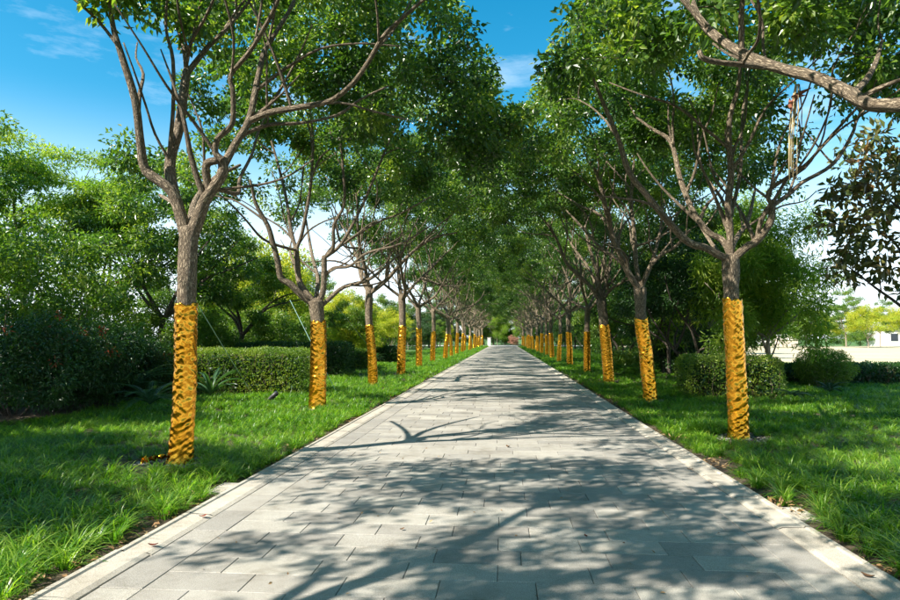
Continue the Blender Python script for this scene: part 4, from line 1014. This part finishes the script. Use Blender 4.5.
# ------------------------------------------------------------------ guy wires, spotlight, grates, stake, hanging straw
def wire(a, b, lab):
    root = empty('guy_wire', b); a = np.array(a) - b; ac = Acc(); ac.tube([a, a * .5 + [0, 0, -.01], [0, 0, 0]], .008, 6); link('cable', ac.mesh('cable', M['wire'], True), root)
    pg = Acc(); pg.tube([(0, 0, -.15), (0, 0, .10)], .014, 6); link('peg', pg.mesh('peg', M['iron'], True), root)
    tag(root, lab, 'wire', 'support wires of the left row')
wire(at(190, 292, 9.5), G(254, 397), 'pale green support wire slanting down to the lawn in front of the clipped hedge')
wire(at(290, 300, 17.0), at(306, 326, 17.0) * [1, 1, 0] + [0.9, 0, 0], 'pale green support wire crossing behind the second left gold wrap')
wire(at(335, 304, 21.5), G(385, 366.5), 'pale green support wire crossing behind the third left gold wrap')
def spotlight():
    q = G(273, 403); root = empty('ground_spotlight', q)
    a = Acc(); a.tube([(0, 0, -.05), (0, 0, .10)], .015, 8); link('spike', a.mesh('spike', M['black'], True), root)
    a = Acc(); a.tube([(-.10, 0, .08), (0, 0, .16), (.09, 0, .235)], [.045, .055, .06], 12); link('housing', a.mesh('housing', M['black'], True), root)
    a = Acc(); a.tube([(.09, 0, .236), (.1, 0, .243)], .05, 12); link('lens', a.mesh('lens', M['glass'], True), root)
    tag(root, 'small black garden spotlight tilted on the lawn in front of the hedge', 'light')
spotlight()
def grate(x, y, w, l, lab, across):
    root = empty('drain_grate', (x, y, 0.002))
    a = Acc(); t_ = .018
    a.box(-w / 2, w / 2, -l / 2, -l / 2 + t_, -.03, 0, .002); a.box(-w / 2, w / 2, l / 2 - t_, l / 2, -.03, 0, .002)
    a.box(-w / 2, -w / 2 + t_, -l / 2 + t_, l / 2 - t_, -.03, -.001, .002); a.box(w / 2 - t_, w / 2, -l / 2 + t_, l / 2 - t_, -.03, -.001, .002)
    link('frame', a.mesh('grate_frame', M['granite'], False), root)
    a = Acc(); a.box(-w / 2 + .005, w / 2 - .005, -l / 2 + .005, l / 2 - .005, -.06, -.025); link('pit', a.mesh('pit', M['black'], False), root)
    nb = 7 if across else 4; a = Acc()
    if across: a.box(-w / 2 + t_, w / 2 - t_, -.010, .010, -.02, -.002, .002)
    else: a.box(-.011, .011, -l / 2 + t_, l / 2 - t_, -.02, -.002, .002)
    me = a.mesh('bar', M['kerbstone'], False)
    for i in range(nb):
        s_ = (i + .5) / nb - .5
        link('bar', me, root, (0, s_ * (l - 2 * t_), 0) if across else (s_ * (w - 2 * t_), 0, 0))
    tag(root, lab, 'drain grate'); FOOT.append((x, y, w / 2 + .06, l / 2 + .06))
grate(XL0 - .11, 6.55, .18, .42, 'slotted drain grate beside the left kerb below the nearest left tree', True)
grate(XR0 + .12, 6.0, .2, .42, 'drain grate with lengthwise bars beside the right kerb', False)

def sapling():
    q = G(775, 391); g = np.random.default_rng(81); T = Tree(81); root = empty('sapling', q); Y = q[1]
    T.limb([at(x, y, Y) - q for x, y in [(775, 396), (773, 378), (770, 362), (766, 350), (762, 338)]], .055, .03, 8)
    T.limb([at(x, y, Y) - q for x, y in [(770, 360), (775, 348), (779, 336)]], .03, .015, 7)
    C = crown_points(g, at(768, 316, Y) - q, (.7, .7, .6), 40, seed=2, spacing=.2); C = T.grow(C)
    finish_tree(T, C, root, 'leaf_light', 'bark_pale', 60, .12, .04, .25)
    tag(root, 'thin pale-stemmed sapling between the nearest right gold wrap and the ball shrub', 'tree')
sapling()
def straw():
    Y = 8.6; b = at(794, 92, Y); root = empty('hanging_straw_bundle', b); g = np.random.default_rng(4)
    for nm, pl, r, mt, cnt, spread in (('strand', [(797, 84), (795, 110), (793, 140), (793, 182)], .006, 'straw', 14, .022), ('cord', [(799, 84), (801, 110), (800, 132)], .005, 'twig', 4, .03)):
        for i in range(cnt):
            o_ = g.normal(size=3) * spread * [1, 1, .3]; e = g.uniform(.75, 1.0)
            P = [at(x + g.normal() * .5, 84 + (y - 84) * e, Y) - b + o_ * (1.0 if k else .3) for k, (x, y) in enumerate(pl)]
            a = Acc(); a.tube(P, np.linspace(r, r * .5, len(P)), 5); link(nm, a.mesh(nm, M[mt], True), root)
    for i in range(5):
        a = Acc(); p = at(790 + 2.6 * i, 105 - 3 * i, Y) - b; d = g.normal(size=3) * .05
        a.tube([p - d - [.06, 0, .05], p, p + d + [.08, 0, .06]], [.008, .028, .006], 7); link('husk', a.mesh('husk', M['husk'], True), root)
    tag(root, 'bundle of dried straw strands and red husks hanging in the nearest right tree', 'straw bundle')
straw()

# ------------------------------------------------------------------ far buildings and vehicles over the field
def far_building():
    Y = 119; p = at(893, 348, Y); root = empty('white_building', (p[0] + 2, Y, 0.1))
    a = Acc(); a.box(-3.2, 9, 0, 6, -.2, 3.1); link('wall', a.mesh('wall', M['white'], False), root)
    a = Acc(); a.box(-3.6, 9.4, -.4, 6.4, 3.1, 3.35); link('roof', a.mesh('roof', M['iron'], False), root)
    for x in (-2.3, -.2, 1.9, 4.0, 6.1):
        a = Acc(); a.box(x, x + 1.2, -.03, .02, .9, 2.2); w_ = link('window', a.mesh('window', M['glass'], False), root)
    tag(root, 'low white building beyond the dry field at the right edge', 'building')
far_building()
def van():
    Y = 114; p = at(773, 348, Y); root = empty('parked_van', (p[0], Y, .12))
    a = Acc(); pr = [(-2.4, .35), (-2.4, 1.2), (-2.2, 1.95), (1.0, 2.0), (1.7, 1.25), (2.4, 1.05), (2.45, .35)]
    V = [(x, y, z) for y in (-.9, .9) for x, z in pr]; n = len(pr); a.add(V, [(i, (i + 1) % n, n + (i + 1) % n, n + i) for i in range(n)], [(0, k, k + 1) for k in range(1, n - 1)] + [(n, n + k + 1, n + k) for k in range(1, n - 1)])
    link('body', a.mesh('body', M['white'], False), root)
    a = Acc(); a.add([(-1.9, -.92, 1.25), (1.35, -.92, 1.25), (.95, -.92, 1.8), (-1.9, -.92, 1.8)], [(0, 1, 2, 3)]); link('window', a.mesh('window', M['glass'], False), root)
    for x in (-1.5, 1.5):
        for y in (-.8, .8):
            a = Acc(); a.tube([(x, y - .1, .33), (x, y + .1, .33)], .33, 14); a.tube([(x, y + .1, .33), (x, y - .1, .33)], .33, 14); link('wheel', a.mesh('wheel', M['black'], False), root)
    tag(root, 'small white van parked beyond the field beside the far trees', 'van')
    q = at(785, 348, 112); r2 = empty('canvas_tent', (q[0], 112, .12)); a = Acc()
    a.add([(-1.6, -1.5, 1.1), (1.6, -1.5, 1.1), (1.6, 1.5, 1.1), (-1.6, 1.5, 1.1), (0, 0, 2.2)], None, [(0, 1, 4), (1, 2, 4), (2, 3, 4), (3, 0, 4)]); link('roof', a.mesh('roof', M['roof'], False), r2)
    a = Acc(); a.box(-1.5, 1.5, -1.4, 1.4, -.1, 1.12); link('wall', a.mesh('wall', M['roof'], False), r2)
    tag(r2, 'small beige peaked tent beyond the field right of the white van', 'tent')
van()
def end_post(x, y, h, lab):
    root = empty('gate_post', (x, y, 0)); a = Acc(); a.box(-.3, .3, -.3, .3, -.1, h, .03); link('shaft', a.mesh('shaft', M['white'], False), root)
    a = Acc(); a.box(-.38, .38, -.38, .38, h, h + .15, .03); link('cap', a.mesh('cap', M['kerbstone'], False), root); tag(root, lab, 'post')
end_post(-3.0, 131, 1.5, 'small pale post at the far left end of the walk'); end_post(4.6, 128, 1.9, 'small pale post at the far right end of the walk')

# ------------------------------------------------------------------ pebble rings, litter, fallen leaves
def pebbles(B, seed):
    g = np.random.default_rng(seed); a = Acc()
    for i in range(150):
        r = g.uniform(.2, .46) * (1 + .25 * g.random()); th = g.uniform(0, 6.28); s_ = g.uniform(.012, .034); c = np.array([B[0] + r * math.cos(th), B[1] + r * math.sin(th) * .9, float(gz(B[0], B[1])) + s_ * .3])
        d = np.array([(1, 0, 0), (0, 1, 0), (-1, 0, 0), (0, -1, 0), (0, 0, .6), (0, 0, -.6)]) * s_ * g.uniform(.7, 1.2, (6, 1))
        a.add(c + d, None, [(0, 1, 4), (1, 2, 4), (2, 3, 4), (3, 0, 4), (1, 0, 5), (2, 1, 5), (3, 2, 5), (0, 3, 5)])
    return a
for i, (t, nm) in enumerate(((LT[0], 'nearest left tree'), (RT[0], 'nearest right tree'), (LT[1], 'second left tree'), (RT[1], 'second right tree'))):
    o = link('pebbles', pebbles(np.array(t.location), 50 + i).mesh('pebbles', M['pebble'], False)); tag(o, f'ring of small pebbles and bark bits round the foot of the {nm}', 'pebbles', None, 'stuff')
for t in LT + RT: FOOT.append((t.location.x, t.location.y, .36, .36))
FOOT.append((L1B[0] - .15, L1B[1] - .25, .55, .45)); FOOT.append((R1B[0], R1B[1] - .12, .5, .42))

def litter(x0, x1, y0, y1, n, seed, lab):
    g = np.random.default_rng(seed); x = g.uniform(x0, x1, n); y = y0 + (y1 - y0) * g.random(n) ** 1.5
    k = vnoise(x * 2, y * 2, 0, seed) > .42; x, y = x[k], y[k]
    on = x0 > -2.5 and x1 < 2.3; P = np.stack([x, y, g.uniform(.002, .008, len(x)) if on else gz(x, y) + g.uniform(.004, .035, len(x))], 1); D = g.normal(size=P.shape) * [1, 1, .25]; Nn = g.normal(size=P.shape) * .35 + [0, 0, 1]
    V, T3 = leaves(P, D, Nn, g.uniform(.04, .09, len(x)) * (.5 if on else 1), g.uniform(.02, .04, len(x)) * (.5 if on else 1), .3, -.1)
    o = link('leaf_litter', mesh_from('litter', V, T3, None, M['litter'], False, tint=np.repeat(g.random(len(x)), 2))); tag(o, lab, 'leaf litter', None, 'stuff')
litter(XL0 - .4, XL0 - .01, 2, 24, 800, 61, 'brown fallen leaves on the bare soil edge of the left lawn')
litter(XR0 + .01, XR0 + .45, 2, 24, 1700, 62, 'brown fallen leaves on the bare soil edge of the right lawn')
litter(-2.2, 1.9, 3, 30, 260, 63, 'sparse crumbs of dry leaves scattered over the paving')
fl = [(586, 537, 'leaf_red', .045, 'small bright red leaf lying on the foreground paving'), (153, 546, 'leaf_red', .07, 'reddish leaf on the left kerb in the foreground'), (203, 517, 'leaf_red', .07, 'reddish leaf on the left kerb near the drain grate'),
      (508, 447, 'litter', .09, 'tan leaf lying in the middle of the paving'), (868, 577, 'litter', .08, 'brown leaf at the right kerb in the foreground'), (690, 470, 'litter', .07, 'brown leaf on the right kerb level with the nearest right tree'), (402, 530, 'litter', .045, 'small brown leaf on the left half of the foreground paving')]
for i, (px, py, mt, s_, lab) in enumerate(fl):
    q = G(px, py, .02 if (px < 250 or px > 680) else .004); a = np.random.default_rng(i + 5); ac = Acc()
    ang = a.uniform(0, 6.28); d = np.array([math.cos(ang), math.sin(ang), 0]); sd = np.array([-d[1], d[0], 0])
    tq = np.linspace(0, 1, 7); w = np.sin(tq * math.pi) ** .8 * s_ * .28; C = d * (tq[:, None] - .5) * s_ + np.array([0, 0, 1]) * (.004 + .012 * (tq[:, None] - .5) ** 2 * 4 * s_ / .07)
    V = np.concatenate([C + sd * w[:, None] + [0, 0, .006], C, C - sd * w[:, None] + [0, 0, .006]]); Q = [(k, k + 1, 8 + k, 7 + k) for k in range(6)] + [(7 + k, 8 + k, 15 + k, 14 + k) for k in range(6)]
    ac.add(V, Q); o = link('fallen_leaf', ac.mesh('fallen_leaf', M[mt], True), None, q); tag(o, lab, 'leaf', 'fallen leaves on the walk')

# ------------------------------------------------------------------ lilyturf (grass)
def tuft(seed, nb, Lb, wb, segs=4):
    g = np.random.default_rng(seed); V = []; Q = []; T3 = []; tn4 = []; tn3 = []
    for b in range(nb):
        a = g.uniform(0, 6.28); r = abs(g.normal()) * .03; h = np.array([math.cos(a + g.normal() * .5), math.sin(a + g.normal() * .5), 0]); el = g.uniform(.75, 1.5); Lq = Lb * g.uniform(.55, 1.15); w = wb * g.uniform(.7, 1.2)
        p = np.array([math.cos(a) * r, math.sin(a) * r, -.01]); sd = np.array([-h[1], h[0], 0]); n0 = len(V); t_ = g.random()
        for k in range(segs):
            f = 1 - .75 * (k / segs) ** 2; V.append(p + sd * w * f / 2); V.append(p - sd * w * f / 2)
            p = p + (h * math.cos(el) + np.array([0, 0, math.sin(el)])) * Lq / segs; el -= g.uniform(.3, .62)
        V.append(p)
        for k in range(segs - 1): i = n0 + 2 * k; Q.append((i, i + 1, i + 3, i + 2)); tn4.append(t_)
        i = n0 + 2 * (segs - 1); T3.append((i, i + 1, i + 2)); tn3.append(t_)
    return mesh_from('tuft', np.array(V), T3, Q, M['grass'], True, tint=tn4 + tn3)
tufts = [bpy.data.objects.new('tuft', tuft(800 + i, 46, .27, .0085)) for i in range(4)] + [bpy.data.objects.new('tuft', tuft(810 + i, 30, .27, .016, 3)) for i in range(3)]
def scatter(name, X0, X1, seed, lab, edge):
    g = np.random.default_rng(seed); PX = []; 
    for (y0, y1, dens) in ((1.5, 7, 66), (7, 13, 72), (13, 22, 48), (22, 40, 20), (40, 80, 8), (80, 124, 4)):
        x0, x1 = X0, X1
        if y1 > 40: x0, x1 = (max(X0, -9.5), X1) if edge < 0 else (X0, min(X1, 9))
        n = int((x1 - x0) * (y1 - y0) * dens); PX.append(np.stack([g.uniform(x0, x1, n), g.uniform(y0, y1, n)], 1))
    P = np.concatenate(PX); x, y = P[:, 0], P[:, 1]
    d = np.abs(x - edge); ok = d > .07 + .12 * vnoise(y * 1.7, y * 0 + edge, 0, 3)
    for (fx_, fy_, rx, ry) in FOOT: ok &= ~(((x - fx_) / rx) ** 2 + ((y - fy_) / ry) ** 2 < 1)
    ok &= vnoise(x * 1.1, y * 1.1, 0, 17) > .05
    P = P[ok]; x, y = P[:, 0], P[:, 1]; n = len(P)
    Z = gz(x, y); me = bpy.data.meshes.new(name); me.vertices.add(n); me.vertices.foreach_set('co', np.stack([x, y, Z], 1).astype(np.float32).ravel())
    sc = (g.uniform(.75, 1.25, n) * (.78 + .5 * vnoise(x * .8, y * .8, 0, 23))) * np.interp(y, [0, 6, 9, 25, 60], [1.02, .95, .72, .78, 1.05])
    sc *= np.interp(np.abs(x - edge), [0, .5, 2], [1.0, 1.0, .85])
    rot = np.stack([g.normal(size=n) * .12, g.normal(size=n) * .12, g.uniform(0, 6.28, n)], 1)
    idx = np.where(y < 11, g.integers(0, 4, n), g.integers(4, 7, n))
    a = me.attributes.new('rot', 'FLOAT_VECTOR', 'POINT'); a.data.foreach_set('vector', rot.astype(np.float32).ravel())
    a = me.attributes.new('scl', 'FLOAT', 'POINT'); a.data.foreach_set('value', sc.astype(np.float32))
    a = me.attributes.new('idx', 'INT', 'POINT'); a.data.foreach_set('value', idx.astype(np.int32))
    o = link(name, me); tag(o, lab, 'grass', None, 'stuff')
    ng = bpy.data.node_groups.new('scatter_tufts', 'GeometryNodeTree')
    ng.interface.new_socket('Geometry', in_out='INPUT', socket_type='NodeSocketGeometry'); ng.interface.new_socket('Geometry', in_out='OUTPUT', socket_type='NodeSocketGeometry')
    gi = ng.nodes.new('NodeGroupInput'); go = ng.nodes.new('NodeGroupOutput'); jn = ng.nodes.new('GeometryNodeJoinGeometry'); iop = ng.nodes.new('GeometryNodeInstanceOnPoints')
    for tf in reversed(tufts):
        oi = ng.nodes.new('GeometryNodeObjectInfo'); oi.inputs['Object'].default_value = tf; oi.inputs['As Instance'].default_value = True
        ng.links.new(oi.outputs['Geometry'], jn.inputs[0])
    def na(nm, ty):
        q = ng.nodes.new('GeometryNodeInputNamedAttribute'); q.data_type = ty; q.inputs['Name'].default_value = nm; return q.outputs[0]
    ng.links.new(gi.outputs[0], iop.inputs['Points']); ng.links.new(jn.outputs[0], iop.inputs['Instance']); iop.inputs['Pick Instance'].default_value = True
    ng.links.new(na('idx', 'INT'), iop.inputs['Instance Index']); ng.links.new(na('rot', 'FLOAT_VECTOR'), iop.inputs['Rotation']); ng.links.new(na('scl', 'FLOAT'), iop.inputs['Scale'])
    ng.links.new(iop.outputs[0], go.inputs[0])
    md = o.modifiers.new('tufts', 'NODES'); md.node_group = ng
    print(name, n)
scatter('lilyturf', -16.5, XL0, 91, 'long arching green lilyturf covering the left lawn up to the kerb', XL0)
scatter('lilyturf', XR0, 16.5, 92, 'long arching green lilyturf covering the right lawn up to the kerb', XR0)
tri = sum(sum(len(p.vertices) - 2 for p in m.polygons) if len(m.polygons) < 5000 else len(m.loops) - 2 * len(m.polygons) for m in bpy.data.meshes)
print('TRIS', tri)
